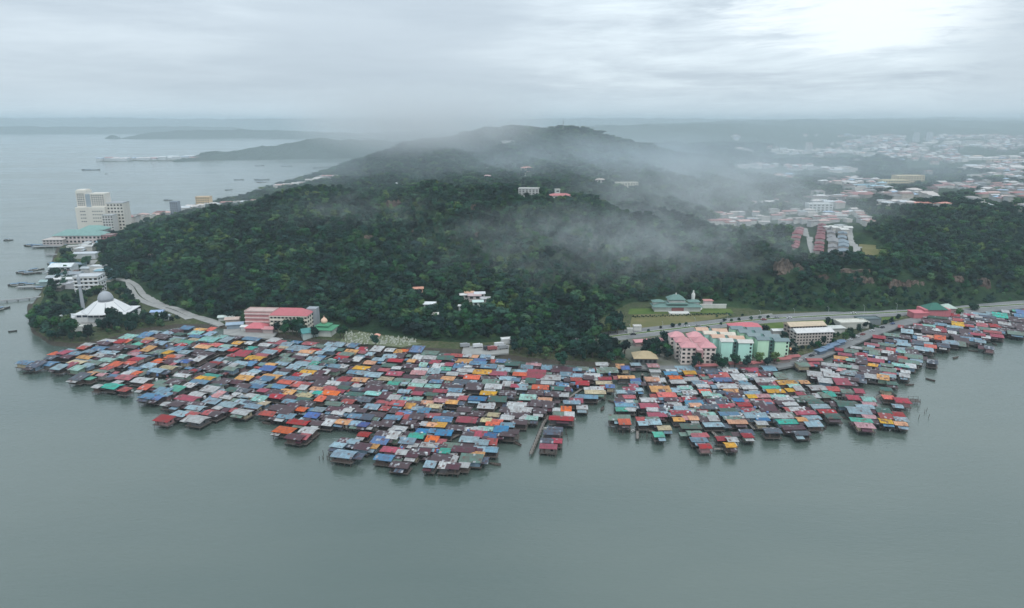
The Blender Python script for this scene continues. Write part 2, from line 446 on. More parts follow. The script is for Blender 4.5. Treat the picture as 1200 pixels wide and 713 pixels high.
SUN_EL, SUN_AZ = math.radians(58), math.radians(150)
def build_sky():
    w = bpy.data.worlds.new('World'); SC.world = w; w.use_nodes = True
    nt = w.node_tree; nt.nodes.clear()
    class W(NT):
        def __init__(self): self.t = nt
    t = W()
    out = nt.nodes.new('ShaderNodeOutputWorld')
    sky = t.n('ShaderNodeTexSky', sky_type='NISHITA', sun_disc=False, sun_elevation=SUN_EL, sun_rotation=SUN_AZ)
    bg1 = t.n('ShaderNodeBackground', inp={0: sky.outputs[0], 1: 0.08})
    g = t.n('ShaderNodeTexCoord').outputs['Generated']
    s = t.n('ShaderNodeSeparateXYZ', inp={0: g})
    X, Y, Z = s.outputs
    az = t.math('ARCTAN2', X, Y)
    el = t.math('ARCSINE', Z)
    vec = t.n('ShaderNodeCombineXYZ', inp={0: t.math('MULTIPLY', az, 4.0), 1: t.math('MULTIPLY', el, 26.0), 2: 1.7}).outputs[0]
    warp = t.noise(vec, 0.7, 3, 0.5)
    vec2 = t.n('ShaderNodeCombineXYZ', inp={0: t.math('MULTIPLY_ADD', az, 4.0, t.math('MULTIPLY', warp, 0.8)),
                                            1: t.math('MULTIPLY_ADD', el, 30.0, t.math('MULTIPLY', warp, 1.2)), 2: 4.2}).outputs[0]
    n1 = t.noise(vec2, 1.3, 8, 0.66)
    n2 = t.noise(vec, 0.55, 4, 0.5)
    n2 = t.math('MULTIPLY_ADD', t.math('SUBTRACT', n1, 0.5), 0.45, n2)
    base = t.ramp(n2, [(0.28, (0.45, 0.515, 0.57)), (0.72, (0.63, 0.70, 0.745))])
    # thinner, streaky cloud towards the right of the view, smooth fog to the left
    side = t.n('ShaderNodeMapRange', inp={0: az, 1: -0.08, 2: 0.16, 3: 0.0, 4: 1.0}).outputs[0]
    streak = t.ramp(n1, [(0.36, 0.0), (0.66, 1.0)])
    col = t.mix(t.math('MULTIPLY', t.math('MULTIPLY', streak, t.math('MULTIPLY_ADD', side, 0.85, 0.15)), 0.80), base, (0.79, 0.87, 0.90))
    # the bright gap
    dx = t.math('DIVIDE', t.math('SUBTRACT', az, 0.45), 0.22); dy = t.math('DIVIDE', t.math('SUBTRACT', el, 0.142), 0.062)
    rr = t.math('ADD', t.math('MULTIPLY', dx, dx), t.math('MULTIPLY', dy, dy))
    gap = t.math('SUBTRACT', t.math('ADD', 1.0, t.math('MULTIPLY', t.math('SUBTRACT', n1, 0.5), 3.6)), rr)
    gapm = t.ramp(gap, [(0.05, 0.0), (0.75, 1.0)])
    col = t.mix(t.math('MULTIPLY', gapm, 0.85), col, (0.88, 0.93, 0.94))
    # heavier ragged cloud hanging left of the middle
    hx = t.math('DIVIDE', t.math('ADD', t.math('ADD', az, 0.16), t.math('MULTIPLY', t.math('SUBTRACT', warp, 0.5), 0.45)), 0.20)
    hang = t.n('ShaderNodeMapRange', interpolation_type='SMOOTHSTEP', inp={0: t.math('MULTIPLY', hx, hx), 1: 0.1, 2: 1.3, 3: 1.0, 4: 0.0}).outputs[0]
    col = t.mix(t.math('MULTIPLY', hang, 0.58), col, (0.44, 0.505, 0.56))
    cx2 = t.n('ShaderNodeMapRange', interpolation_type='SMOOTHSTEP', inp={0: t.math('ADD', az, t.math('MULTIPLY', t.math('SUBTRACT', n1, 0.5), 0.25)), 1: 0.52, 2: 0.62, 3: 0.0, 4: 1.0}).outputs[0]
    col = t.mix(t.math('MULTIPLY', cx2, 0.6), col, (0.50, 0.565, 0.61))
    # pale strip low over the horizon, under it the blue-grey base of the far cloud
    lo = t.n('ShaderNodeMapRange', interpolation_type='SMOOTHSTEP', inp={0: t.math('ADD', el, t.math('MULTIPLY', t.math('SUBTRACT', n1, 0.5), 0.018)), 1: 0.004, 2: 0.015, 3: 1.0, 4: 0.0}).outputs[0]
    strip = t.n('ShaderNodeMapRange', interpolation_type='SMOOTHSTEP', inp={0: el, 1: 0.006, 2: 0.055, 3: 1.0, 4: 0.0}).outputs[0]
    col = t.mix(t.math('MULTIPLY', strip, 0.55), col, (0.68, 0.77, 0.82))
    col = t.mix(t.math('MULTIPLY', lo, 0.75), col, (0.40, 0.49, 0.56))
    col = t.mix(1.0, col, (0.99, 1.01, 1.04), 'MULTIPLY')
    bg2 = t.n('ShaderNodeBackground', inp={0: col, 1: t.math('MULTIPLY_ADD', t.math('MAXIMUM', Z, 0.0), 0.75, 1.08)})
    mx = t.n('ShaderNodeMixShader', inp={0: 0.94})
    nt.links.new(bg1.outputs[0], mx.inputs[1]); nt.links.new(bg2.outputs[0], mx.inputs[2])
    nt.links.new(mx.outputs[0], out.inputs[0])
    sl = bpy.data.lights.new('sun', 'SUN'); sl.energy = 1.2; sl.angle = math.radians(22); sl.color = (1.0, 0.97, 0.92)
    so = bpy.data.objects.new('sun', sl); COL.objects.link(so)
    d = Vector((math.sin(SUN_AZ) * math.cos(SUN_EL), math.cos(SUN_AZ) * math.cos(SUN_EL), math.sin(SUN_EL)))
    so.rotation_euler = (-d).to_track_quat('-Z', 'Y').to_euler()
    SC.view_settings.view_transform = 'Standard'; SC.view_settings.look = 'None'
    SC.view_settings.exposure = 0.10; SC.view_settings.gamma = 1.0
    SC.view_settings.use_curve_mapping = False

def build_camera():
    c = bpy.data.cameras.new('camera'); c.sensor_width = 36.0; c.lens = 36.0 * F / 1200.0
    c.clip_start = 1.0; c.clip_end = 60000
    o = bpy.data.objects.new('camera', c); COL.objects.link(o)
    o.location = (0, 0, H); o.rotation_euler = (math.radians(90) - P, 0, 0)
    SC.camera = o

# ------------------------------------------------------------------ the water village: roofs read off the photograph
# one window per line: origin in the photo, then roofs as (x y w h colour) in 9.138ths of a pixel
DIG = """
10 380|180 405 190 40 b|300 430 150 60 s|440 410 160 50 b|470 350 120 45 s|500 300 110 40 O|600 300 110 50 R|640 340 130 40 D|650 275 130 30 l|730 300 150 40 b|810 240 110 40 r|830 345 190 40 Y|960 325 140 40 w|730 390 200 40 y|930 395 200 45 g|1070 370 180 40 t|980 250 170 50 b|870 270 130 35 l|1050 290 200 35 l|1060 165 200 40 w|870 215 100 30 w|545 465 140 50 l|655 435 90 60 R|735 465 150 45 t|1150 420 140 40 O|1060 455 120 40 r|990 490 200 45 g|890 515 110 45 o|1000 525 90 30 P|770 560 170 70 s|870 565 90 35 T|1130 540 110 40 b|1110 650 220 60 T|1160 600 90 40 w|960 655 60 40 w|1150 490 80 40 s|1090 570 90 40 k
130 380|370 120 150 50 b|470 80 140 30 l|610 80 150 45 l|700 65 150 35 D|810 38 150 30 b|970 55 150 30 o|1070 55 80 35 O|910 88 160 35 t|1060 100 110 40 l|720 140 190 35 l|885 155 130 35 y|820 190 180 40 T|1070 160 230 60 t|1120 215 130 40 O|1000 240 190 40 o|1090 270 130 35 l|1150 220 90 40 r|420 155 130 35 o|390 185 100 35 r|100 185 110 35 R|170 180 80 30 O|290 200 110 45 T|540 195 150 45 l|760 215 130 40 R|450 215 130 35 k|400 260 120 50 o|510 280 180 60 g|660 245 120 45 l|720 260 110 45 b|610 290 60 40 Y|800 290 140 40 l|260 310 130 35 P|340 335 140 35 l|270 365 150 40 R|200 395 140 40 O|60 430 130 50 O|30 380 90 40 t|25 300 80 35 l|650 340 120 45 O|520 380 90 35 O|480 410 120 35 O|630 385 120 50 D|810 390 120 40 B|720 385 80 30 l|620 455 190 40 y|500 490 190 45 l|270 470 140 50 b|410 445 150 45 l|270 515 90 40 O|180 515 100 35 w|40 540 100 40 b|110 590 170 60 w|330 580 190 60 w|945 370 100 50 w|1120 410 140 40 R|1155 380 80 35 l|890 480 90 40 R|765 545 200 35 w|960 565 60 35 Y|1080 540 220 40 T|960 605 230 45 b|1060 575 60 25 Y|700 600 180 60 k|530 600 110 40 g|370 665 120 50 O|150 690 110 45 r|520 650 200 50 g|700 680 180 50 T|840 645 130 35 w|1120 660 160 60 G|1060 690 200 50 w|560 700 200 40 b|90 240 180 60 k|1000 320 180 60 k|730 340 90 40 P|1040 450 150 60 k
250 380|420 145 230 35 b|650 155 130 50 w|270 195 110 35 Y|395 185 90 35 w|60 150 130 60 t|140 165 120 45 l|40 220 80 40 O|140 225 130 40 t|30 260 80 40 t|110 260 90 40 l|210 260 60 40 R|610 190 90 35 R|560 215 140 35 w|720 190 90 35 r|800 210 140 50 l|880 185 120 35 b|1040 195 170 35 r|1130 230 150 30 g|910 250 250 70 l|760 235 110 30 y|680 265 150 35 r|590 290 190 35 l|780 320 110 40 g|1010 285 180 40 o|1100 265 150 30 R|1150 300 90 35 l|960 315 150 30 w|910 345 140 40 D|310 315 190 55 R|210 320 120 30 r|455 352 220 50 Y|530 320 160 30 r|200 365 200 45 G|70 385 110 35 t|60 415 130 40 R|300 410 200 35 l|400 420 100 40 b|190 470 160 45 g|290 440 110 35 G|210 440 70 35 w|790 380 160 35 g|740 410 170 40 l|620 428 120 40 Y|1070 365 180 45 l|960 410 180 50 l|1070 410 100 60 T|860 455 150 45 l|580 470 180 45 B|450 490 130 35 l|785 485 130 30 k|1020 500 180 40 Y|910 525 90 40 R|1140 520 100 45 D|730 510 170 35 l|625 548 220 50 o|380 528 180 35 w|330 565 200 40 Y|60 545 150 40 T|570 580 160 40 b|850 570 150 45 b|780 610 180 45 O|705 645 200 50 b|900 635 110 45 O|1000 640 110 50 r|1110 685 150 35 o|90 655 200 60 G|480 610 160 40 l|530 695 120 35 R|780 700 130 30 o|330 650 180 60 k|240 600 180 50 D|980 530 90 40 w
370 385|1085 225 150 60 B|890 230 90 45 Y|955 222 70 30 O|800 225 100 40 w|660 215 130 50 w|500 220 80 30 R|510 245 80 35 r|375 242 160 40 Y|250 215 130 30 G|330 265 160 40 g|470 285 110 40 l|580 265 80 40 l|360 165 60 30 w|250 175 120 40 l|140 170 90 40 l|400 180 100 40 b|150 220 150 35 l|90 260 200 35 l|30 220 90 30 R|20 185 80 30 t|40 310 90 45 b|275 300 150 40 R|180 315 90 30 t|150 350 180 40 G|440 320 100 40 w|680 325 140 35 l|590 350 140 45 o|860 340 180 40 R|1030 340 80 35 o|790 385 160 40 G|800 285 160 50 l|910 280 100 60 k|1090 305 100 35 w|1150 270 80 40 g|1020 395 160 50 D|1130 430 170 40 w|1150 385 80 35 t|490 412 190 40 Y|590 440 110 50 k|410 455 130 45 b|510 465 90 50 l|730 435 130 35 r|850 470 190 50 R|1100 475 180 35 P|1020 500 170 40 D|870 415 100 30 w|185 440 150 40 D|40 480 90 40 r|100 465 80 35 w|210 395 160 40 b|290 400 100 40 w|480 535 180 50 o|750 520 170 40 y|930 545 200 50 g|840 582 130 45 T|1080 590 180 45 t|1120 550 180 45 w|180 575 200 45 w|330 580 120 50 s|300 625 160 40 G|270 660 90 35 R|440 600 90 40 w|470 600 60 40 R|45 635 120 40 o|30 680 70 40 T|160 692 210 35 O|420 690 200 40 G|620 690 190 45 t|950 665 130 45 l|1030 630 110 40 R|1090 685 120 40 R|640 610 200 50 k|760 690 120 40 D
490 385|130 250 190 45 g|60 280 100 35 g|140 305 140 45 w|320 275 90 45 R|530 285 90 35 w|600 290 90 35 o|720 290 110 40 l|660 330 140 40 B|490 335 190 50 Y|645 365 200 45 b|885 335 110 40 B|1010 370 170 50 G|760 395 190 50 b|920 430 160 50 l|690 450 220 55 Y|860 470 200 50 R|510 435 200 45 w|330 375 90 40 R|100 395 170 40 g|70 435 180 45 w|200 400 90 40 w|370 475 130 40 w|220 490 110 35 D|40 485 90 30 r|310 520 180 45 o|580 505 190 55 O|455 560 180 55 s|960 525 190 45 l|1090 490 160 45 O|1160 510 70 45 R|1120 440 180 40 l|1050 540 90 45 b|60 550 130 50 w|160 605 180 40 t|810 615 200 60 w|960 580 120 45 w|1040 605 80 40 R|1110 620 130 50 l|755 685 190 45 Y|240 662 160 35 R|30 685 70 40 R|400 695 200 40 w|30 600 100 45 l|600 620 200 60 k|760 530 180 50 k|150 690 140 30 G|560 690 90 40 D
600 395|130 345 230 45 l|90 395 160 40 O|255 400 230 90 R|370 315 110 40 b|230 290 180 20 P|415 425 240 65 w|200 460 110 45 G|305 525 200 55 O|60 505 90 35 r|540 495 140 40 b|490 540 150 45 G|380 485 150 40 w|700 400 160 50 l|860 400 180 50 w|760 330 130 40 g|840 340 90 35 l|1060 345 160 70 g|995 433 150 35 R|985 480 190 40 y|1050 525 80 40 B|910 545 150 40 w|890 585 250 45 y|800 625 270 45 b|690 668 150 40 R|640 700 200 40 l|170 640 190 50 t|355 650 160 40 o|440 590 180 60 k|250 585 180 60 k|700 340 90 40 b|650 330 160 30 g|960 285 140 40 w|740 520 150 50 k|820 430 120 50 k|690 440 130 40 r|1170 580 90 30 l|1160 690 120 40 B|560 605 80 50 w|1160 310 90 40 o
130 430|590 265 190 60 B|400 310 180 60 b|500 320 120 50 B|820 325 290 55 R|710 385 170 70 k|910 420 220 50 l|740 480 190 60 l|570 545 210 60 R|640 540 90 50 y|870 485 140 45 r|930 550 220 80 w|1060 470 130 60 r|1130 490 120 60 k|1080 360 200 45 l|930 270 180 60 w|1110 250 140 50 l|1150 420 90 40 w|600 385 70 30 w|1150 290 100 60 P
250 440|330 155 160 40 s|410 205 140 40 w|320 260 190 50 l|170 305 220 60 l|40 270 120 50 l|180 345 110 40 r|310 380 210 60 w|430 320 190 45 l|590 395 190 50 r|535 155 110 45 R|670 215 190 50 R|750 165 70 40 Y|820 170 90 45 o|980 190 200 60 y|1110 180 90 50 T|1130 130 170 40 o|1150 245 100 50 O|820 270 150 45 b|700 330 180 70 k|945 350 130 45 O|1000 290 180 50 k|1130 360 130 50 l|780 430 210 45 b|1060 420 170 45 B|915 485 260 55 R|760 565 240 70 O|1020 580 190 70 w|880 650 220 60 D|970 645 90 40 r|1110 490 130 50 k|540 280 110 40 y|50 390 120 60 D|70 160 90 60 l|150 215 150 40 w|60 210 120 40 k|960 130 90 40 w
370 445|80 195 120 45 O|430 145 190 50 G|520 200 200 60 s|200 255 190 45 g|100 305 190 55 l|245 340 140 40 w|350 310 90 40 w|390 270 180 40 k|600 275 170 45 l|740 170 120 50 D|840 160 130 35 R|840 190 130 35 w|970 190 130 45 t|1085 190 110 45 t|880 240 170 50 r|1010 285 100 50 Y|940 250 130 50 g|740 300 90 50 r|830 310 100 50 k|950 340 170 50 B|1090 300 110 45 l|1160 325 130 45 C|420 385 150 45 b|550 400 130 50 s|295 440 180 50 o|440 455 150 50 l|510 475 90 40 B|490 325 130 45 k|660 360 190 50 k|830 400 190 50 b|780 395 90 30 T|1090 385 170 70 k|640 460 130 60 k|760 465 150 60 k|880 500 200 60 w|1000 440 170 50 k|170 400 190 60 k|40 445 130 60 k|140 450 110 60 w|520 575 130 50 R|720 570 150 60 k|690 640 200 70 B|390 645 150 45 l|300 635 90 45 D|240 690 160 40 l|830 600 130 70 w|1085 595 180 60 T|1140 530 130 50 C|980 660 180 50 l
490 445|100 225 150 45 o|240 215 150 40 P|365 235 130 45 Y|175 275 180 45 y|90 325 180 50 C|265 410 230 60 b|525 415 240 75 R|640 195 210 50 C|850 210 220 50 G|350 160 210 45 w|820 435 190 45 O|800 465 150 40 O|810 365 130 45 y|730 425 110 40 y|140 465 150 45 o|245 470 110 55 Y|110 530 200 60 C|280 560 190 70 C|40 600 100 60 T|150 628 140 45 O|240 640 80 40 r|120 690 210 50 w|720 510 170 50 t|665 575 130 60 R|540 565 120 50 k|550 625 220 70 l|780 580 140 60 C|890 530 160 60 C|690 660 140 60 l|790 650 100 60 r|960 485 160 50 b|1060 245 230 55 w|1020 310 130 50 w|1150 310 130 60 w|930 310 110 60 k|960 390 150 60 w|1140 390 100 40 w|1080 440 190 60 k|960 570 180 60 k|905 570 50 30 Y|730 270 200 60 w|500 310 160 60 k|620 340 180 60 k|1130 190 120 50 t|960 140 190 60 k|420 500 180 60 k|350 700 190 40 g|370 360 150 50 k|640 525 110 50 w|480 190 80 50 r
375 490|200 300 180 70 l|260 380 270 90 l|340 230 130 45 l|250 215 90 40 D|470 160 120 50 r|670 155 150 60 k|640 235 200 70 B|450 295 200 60 D|410 315 120 30 Y|510 290 80 50 w|570 280 70 30 o|770 320 260 60 R|690 400 220 70 b|880 360 110 50 w|990 380 150 60 D|860 480 230 70 k|930 255 200 60 s|1110 280 180 70 w|1120 350 130 50 D|1180 490 100 60 l
480 490|175 280 260 70 w|490 310 220 60 l|380 340 100 25 T|340 410 230 90 k|255 490 170 60 b|370 495 80 50 w|470 500 150 70 D|660 420 270 80 g|580 480 110 60 w|780 310 220 60 l|880 330 130 50 b|720 375 170 30 o|870 250 180 60 r|780 250 120 60 l|1050 160 170 60 k
600 460|530 275 300 50 R|460 370 180 45 s|430 425 200 40 s|375 498 140 45 s|480 500 80 40 R|390 560 200 55 R|515 220 160 50 g|580 180 110 45 O|490 170 60 30 w|615 235 70 40 w|660 120 150 45 l|750 140 120 50 w|695 75 150 50 R|100 105 160 60 w|40 170 120 50 w|170 180 170 70 w|300 190 150 60 k|270 215 130 50 y|210 262 140 35 t|110 290 180 50 P|60 230 110 60 k|260 110 130 60 k|390 130 120 60 k|20 420 80 50 k|350 100 100 60 k
700 420|410 215 110 45 B|410 250 100 40 b|390 285 80 25 R|345 315 150 35 R|440 322 60 30 l|330 350 150 35 s|250 350 70 35 w|340 395 140 40 r|240 435 80 50 k|330 445 110 40 w|300 485 240 45 b|260 535 130 45 T|350 535 60 40 w|240 640 260 50 g|290 685 130 50 O|585 215 160 55 o|615 270 150 45 k|675 325 240 55 Y|740 385 220 55 O|790 430 170 40 D|540 440 170 50 w|550 495 220 60 R|590 540 130 40 w|640 590 220 50 R|690 540 100 40 s|590 640 150 45 g|640 640 90 40 r|470 640 70 45 r|600 680 170 45 l|490 690 60 40 l|830 475 150 50 w|890 520 150 35 l|890 570 240 60 R|870 635 120 45 Y|975 625 120 45 P|1040 465 210 40 C|1050 495 130 30 o|985 420 160 45 R|985 350 170 45 w|940 295 170 40 t|860 250 180 45 w|835 200 150 40 O|785 155 150 40 C|790 120 110 30 w|985 150 140 45 Y|1010 205 170 45 w|1090 245 150 45 l|1130 285 140 35 w|1150 340 130 45 O|1170 385 60 35 t|840 330 60 30 l|60 115 150 70 g|280 70 120 40 o|410 55 110 35 l|300 100 60 30 B|595 65 130 45 P|620 125 120 30 w|310 190 200 25 o
700 465|655 390 110 60 T|715 310 150 50 y|1000 310 240 60 G|985 295 150 45 l|1040 370 160 45 g|1060 395 100 30 r|1090 440 190 55 b|1150 515 130 50 R
810 420|230 130 210 60 s|260 185 160 40 r|355 175 70 40 O|335 225 190 45 B|360 120 80 40 w|440 120 110 50 w|640 105 200 50 R|665 160 190 40 w|825 95 150 70 b|490 175 150 45 w|520 210 150 40 w|760 215 190 60 w|790 260 170 40 D|380 290 250 55 w|430 330 170 30 o|180 345 210 50 r|245 380 180 40 t|440 375 180 50 D|260 440 220 50 D|320 460 100 30 s|500 445 110 40 C|350 500 130 40 R|570 490 160 45 R|620 545 150 45 R|700 560 60 40 w|400 545 200 35 G|400 580 230 40 b|440 620 220 40 g|490 670 230 45 o|690 610 270 50 l|760 635 150 30 C|750 675 120 40 w|580 265 170 45 l|620 310 170 45 w|650 360 200 40 l|620 355 110 35 b|850 295 210 40 T|900 340 210 40 Y|765 395 150 40 P|645 400 70 40 Y|780 440 200 55 r|860 490 150 40 s|1020 250 230 55 Y|1100 290 140 30 t|1080 325 130 40 Y|1150 325 90 35 w|1165 360 70 40 R|930 385 180 35 t|1000 420 210 40 w|1060 475 160 40 w|1120 530 160 50 w|1050 530 50 50 r|1160 575 80 40 r|960 600 260 60 w|1030 660 250 50 T|960 190 120 50 g|930 155 100 30 g|150 575 240 50 t|150 640 130 50 k|240 640 110 50 w|240 695 230 40 l|20 630 60 50 o|1170 430 60 50 G
790 460|535 470 180 45 R|600 550 110 50 Y|620 500 70 25 w|345 560 140 50 R|275 490 190 50 b|220 415 180 45 g|310 440 90 25 r|780 415 150 50 s|785 445 100 30 R|1050 400 190 60 s|925 305 110 35 w
880 455|310 285 240 60 w|390 345 230 50 T|450 400 270 50 D|545 460 180 50 s|500 210 220 55 w|410 210 60 50 r|590 255 200 45 R|650 305 200 45 l|670 370 190 55 l|735 185 210 50 l|810 235 200 45 R|880 285 170 65 G|610 90 170 50 g|680 135 180 45 G|545 110 50 35 T|565 40 110 40 R|840 55 80 70 T|790 65 90 70 g|1030 155 240 80 G|1100 90 140 60 R|1160 30 90 40 R|1020 25 120 50 g|430 155 160 40 w|300 65 190 40 t|360 105 200 45 w|220 170 160 35 s|540 330 60 40 o
920 400|610 435 170 65 R|430 405 150 70 w|500 355 170 60 w|320 340 160 70 w|680 325 170 70 l|800 360 80 60 s|920 365 130 60 w|1050 385 120 50 o|900 330 170 50 k|340 490 190 60 w|520 505 140 60 r|470 555 90 70 T|420 575 90 70 g|650 530 130 70 g|740 590 140 70 D|815 535 130 45 R|890 610 140 60 t|900 650 150 30 P|1110 585 120 50 O|1085 500 120 45 G|1150 430 110 40 G|850 690 200 50 l|640 660 220 80 g|200 435 100 40 o|480 240 180 35 w|640 255 140 35 t|480 275 150 35 k|770 265 130 50 w|600 295 100 40 P|440 305 110 40 w|600 170 150 40 Y|640 140 140 35 R|570 190 80 25 R|720 190 130 40 t|815 130 130 45 R|770 55 130 30 w|890 70 110 50 g|710 95 150 50 g|960 115 110 50 g|1095 110 120 35 w|1140 75 100 45 r|1035 165 120 40 w|970 195 180 50 R|930 235 140 35 Y|820 220 120 40 k|1100 300 170 50 g|1120 320 140 30 r|1100 350 170 40 l|1030 285 120 40 D|970 310 120 40 k|180 235 140 60 g|310 210 110 35 R|580 70 80 40 R|860 290 130 50 k|1150 175 80 60 k|1090 250 130 40 g
960 440|420 365 260 90 l|450 470 240 45 T|490 520 200 70 P|530 420 140 50 P|690 365 160 70 G|840 400 140 60 R|710 440 130 50 r|710 480 130 60 Y|880 460 140 50 l|870 500 130 50 o|890 265 160 70 R|765 225 120 60 O|840 310 60 40 l|820 75 150 45 G|720 130 120 50 G
980 380|460 130 130 45 R|590 110 160 40 g|700 120 190 50 k|760 75 120 40 l|690 175 140 50 l|720 205 150 40 l|715 250 120 40 l|690 280 90 40 t|600 255 100 40 R|545 290 120 35 w|860 170 110 35 R|930 160 110 35 w|1030 130 110 35 o|1110 150 110 45 O|970 135 70 30 R|880 125 110 35 b|1010 230 120 50 O|1020 215 70 30 o|940 260 200 60 l|1150 220 120 60 s|810 290 130 50 k|830 335 190 60 g|890 320 80 35 w|860 370 120 40 l|780 400 220 50 g|690 430 180 40 t|800 440 100 40 w|690 345 130 50 r|590 380 130 50 k|740 500 70 40 w|730 540 100 50 w|600 510 190 40 R|590 550 180 40 t|500 570 130 50 o|920 380 150 50 g|1030 390 100 60 s|430 505 130 40 k|1140 60 60 40 R|1060 50 100 40 w|1150 100 80 50 k
1070 350|720 155 170 35 l|850 160 120 35 l|930 185 150 50 T|1150 150 80 40 B|990 140 60 25 w|680 190 110 30 w|520 165 100 35 w|490 220 120 40 r|480 270 120 40 Y|590 280 110 35 r|720 245 50 25 w|740 275 110 35 r|880 280 110 50 R|980 260 130 40 w|290 265 140 35 b|235 325 100 30 w|290 310 60 35 R|60 275 100 35 r|420 365 60 25 w|660 320 90 35 b|770 315 120 45 g|690 375 150 35 R|780 390 80 40 w|900 385 130 50 R|620 425 220 60 b|720 455 100 40 l|520 440 150 50 k|400 460 170 60 l|220 400 110 35 o|310 420 100 50 R|160 410 80 40 r|90 430 100 35 w|30 440 90 40 R|40 395 100 40 b|200 495 140 50 O|310 495 170 60 s|1000 325 200 50 k|1130 290 130 50 k|1100 355 170 60 g|1160 320 90 50 k|820 515 90 50 s|200 640 90 50 s|560 350 120 50 k|480 390 130 40 k|330 360 130 50 k|160 350 130 40 k|600 240 120 40 k|830 230 120 40 k|1100 230 150 40 k|1050 190 120 40 k|400 240 120 40 k|250 220 130 30 k
"""
CANALS = [[(130, 436), (174, 421), (200, 413)], [(152, 452), (193, 438), (220, 428), (250, 419), (272, 409), (288, 404), (305, 399)],
          [(212, 461), (245, 446), (275, 435), (298, 428), (329, 414)], [(370, 425), (396, 414), (404, 407)], [(390, 442), (406, 434), (421, 427), (429, 419)],
          [(517, 520), (536, 510), (549, 499), (564, 490), (584, 476), (598, 468)], [(527, 477), (545, 466), (567, 452)], [(661, 470), (681, 456), (691, 450)],
          [(747, 505), (747, 468), (752, 450), (753, 440)], [(755, 442), (765, 464)], [(772, 437), (784, 452), (798, 469), (803, 477)],
          [(801, 440), (818, 462), (826, 469)], [(882, 448), (915, 481)], [(917, 453), (939, 475)], [(839, 481), (852, 497)]]
FILL = [[(95, 408), (125, 397), (165, 392), (200, 388), (235, 387), (262, 392), (300, 396), (330, 400), (370, 402), (400, 405), (430, 407), (470, 411), (520, 414), (560, 417), (600, 421), (640, 427), (680, 431), (700, 428), (716, 436),
         (716, 448), (690, 462), (660, 475), (640, 480), (610, 488), (590, 505), (570, 520), (545, 535), (500, 538), (470, 528), (455, 500), (420, 498), (390, 497), (365, 497), (330, 492), (290, 482), (250, 482), (215, 478), (200, 468), (180, 458), (165, 452), (130, 440), (100, 430)],
        [(768, 440), (800, 432), (880, 430), (905, 438), (930, 460), (948, 478), (940, 492), (905, 490), (870, 492), (830, 490), (800, 490), (770, 485), (755, 470)],
        [(958, 428), (985, 417), (1030, 397), (1075, 380), (1095, 370), (1200, 362), (1200, 384), (1170, 392), (1140, 394), (1110, 402), (1080, 415), (1065, 430), (1050, 442), (1010, 445), (965, 442)],
        [(1195, 362), (1330, 354), (1330, 372), (1195, 384)]]

def rot_at(px, py):
    pts = [(0, -16), (150, -16), (250, -19), (400, -15), (500, -9), (640, -7), (720, -1), (745, 0), (960, 2), (1000, -10), (1060, -14), (1400, -14)]
    if px > 950 and py < 446: pts = [(950, -18), (1000, -25), (1100, -28), (1400, -28)]
    for (a, b), (c, d) in zip(pts, pts[1:]):
        if px <= c: return math.radians(b + (d - b) * max(0.0, (px - a) / (c - a)))
    return math.radians(pts[-1][1])

CANPTS = []
class Hs: pass
def read_houses():
    rng = random.Random(5); out = []
    def mk(px, py, W, D, c, th, wpx=None, hpx=None):
        h = Hs(); h.px, h.py, h.W, h.D, h.c, h.th = px, py, W, D, c, th
        h.p = at(px, py, 5.0); h.p.z = 0
        s = pscale(h.p.y, 5); h.s = s
        h.wpx = wpx or W * s; h.hpx = hpx or D * s * sindep(h.p.y, 5)
        h.area = W * D * s * s * sindep(h.p.y, 5); h.seed = rng.random(); h.rng = random.Random(int(px * 1000 + py))
        return h
    for line in DIG.strip().split('\n'):
        head, *rs = line.split('|'); ox, oy = map(float, head.split())
        for r in rs:
            zx, zy, zw, zh, c = r.split(); px = ox + float(zx) / 9.138; py = oy + float(zy) / 9.138
            w, hh = float(zw) / 9.138, float(zh) / 9.138
            if any(abs(px - o.px) < (w + o.wpx) * 0.24 and abs(py - o.py) < (hh + o.hpx) * 0.24 for o in out): continue
            Y = rowY(py, 5); s = pscale(Y, 5)
            W = min(22.0, max(4.2, w * 0.80 / s)); D = min(10.5, max(4.2, hh * 0.74 / (s * sindep(Y, 5))))
            out.append(mk(px, py, W, D, c, rot_at(px, py) + rng.uniform(-0.03, 0.03), w, hh))
    ndig = len(out)
    # fill what lies between with the unremarkable roofs
    can = []
    for cl in CANALS:
        for (a, b), (c, d) in zip(cl, cl[1:]):
            n = 14
            for i in range(n + 1): can.append((a + (c - a) * i / n, b + (d - b) * i / n))
    for poly in FILL:
        y0, y1 = min(q[1] for q in poly), max(q[1] for q in poly)
        py = y0
        row = 0
        while py < y1:
            Y = rowY(py, 5); s = pscale(Y, 5); sd = sindep(Y, 5)
            px = min(q[0] for q in poly) + (row % 2) * 5
            while px < max(q[0] for q in poly):
                jx, jy = px + rng.uniform(-2, 2), py + rng.uniform(-.8, .8)
                px += 11.0 * s * 0.30
                if not inpoly(jx, jy, poly): continue
                W, D = rng.uniform(6.0, 11.5), rng.uniform(5.0, 7.6)
                wp, hp = W * s, D * s * sd
                if any(abs(jx - o.px) < (wp + o.wpx) * 0.43 and abs(jy - o.py) < (hp + o.hpx) * 0.43 for o in out): continue
                if any(abs(jx - cx) < wp * 0.5 + 1.5 and abs(jy - cy) < hp * 0.5 + 1.0 for cx, cy in can): continue
                th = rot_at(jx, jy) + rng.uniform(-0.05, 0.05)
                c = rng.choice('kkkkkkkkkDDDDsswgllbbrrkkRGtTR')
                out.append(mk(jx, jy, W, D, c, th))
            py += 7.5 * s * sd * 0.33; row += 1
    CANPTS.extend(can)
    out = [h for i, h in enumerate(out) if i >= ndig or h.c not in 'kDs' or not any(abs(h.px - cx) < 5 and abs(h.py - cy) < 2.2 for cx, cy in can)]
    return out, ndig

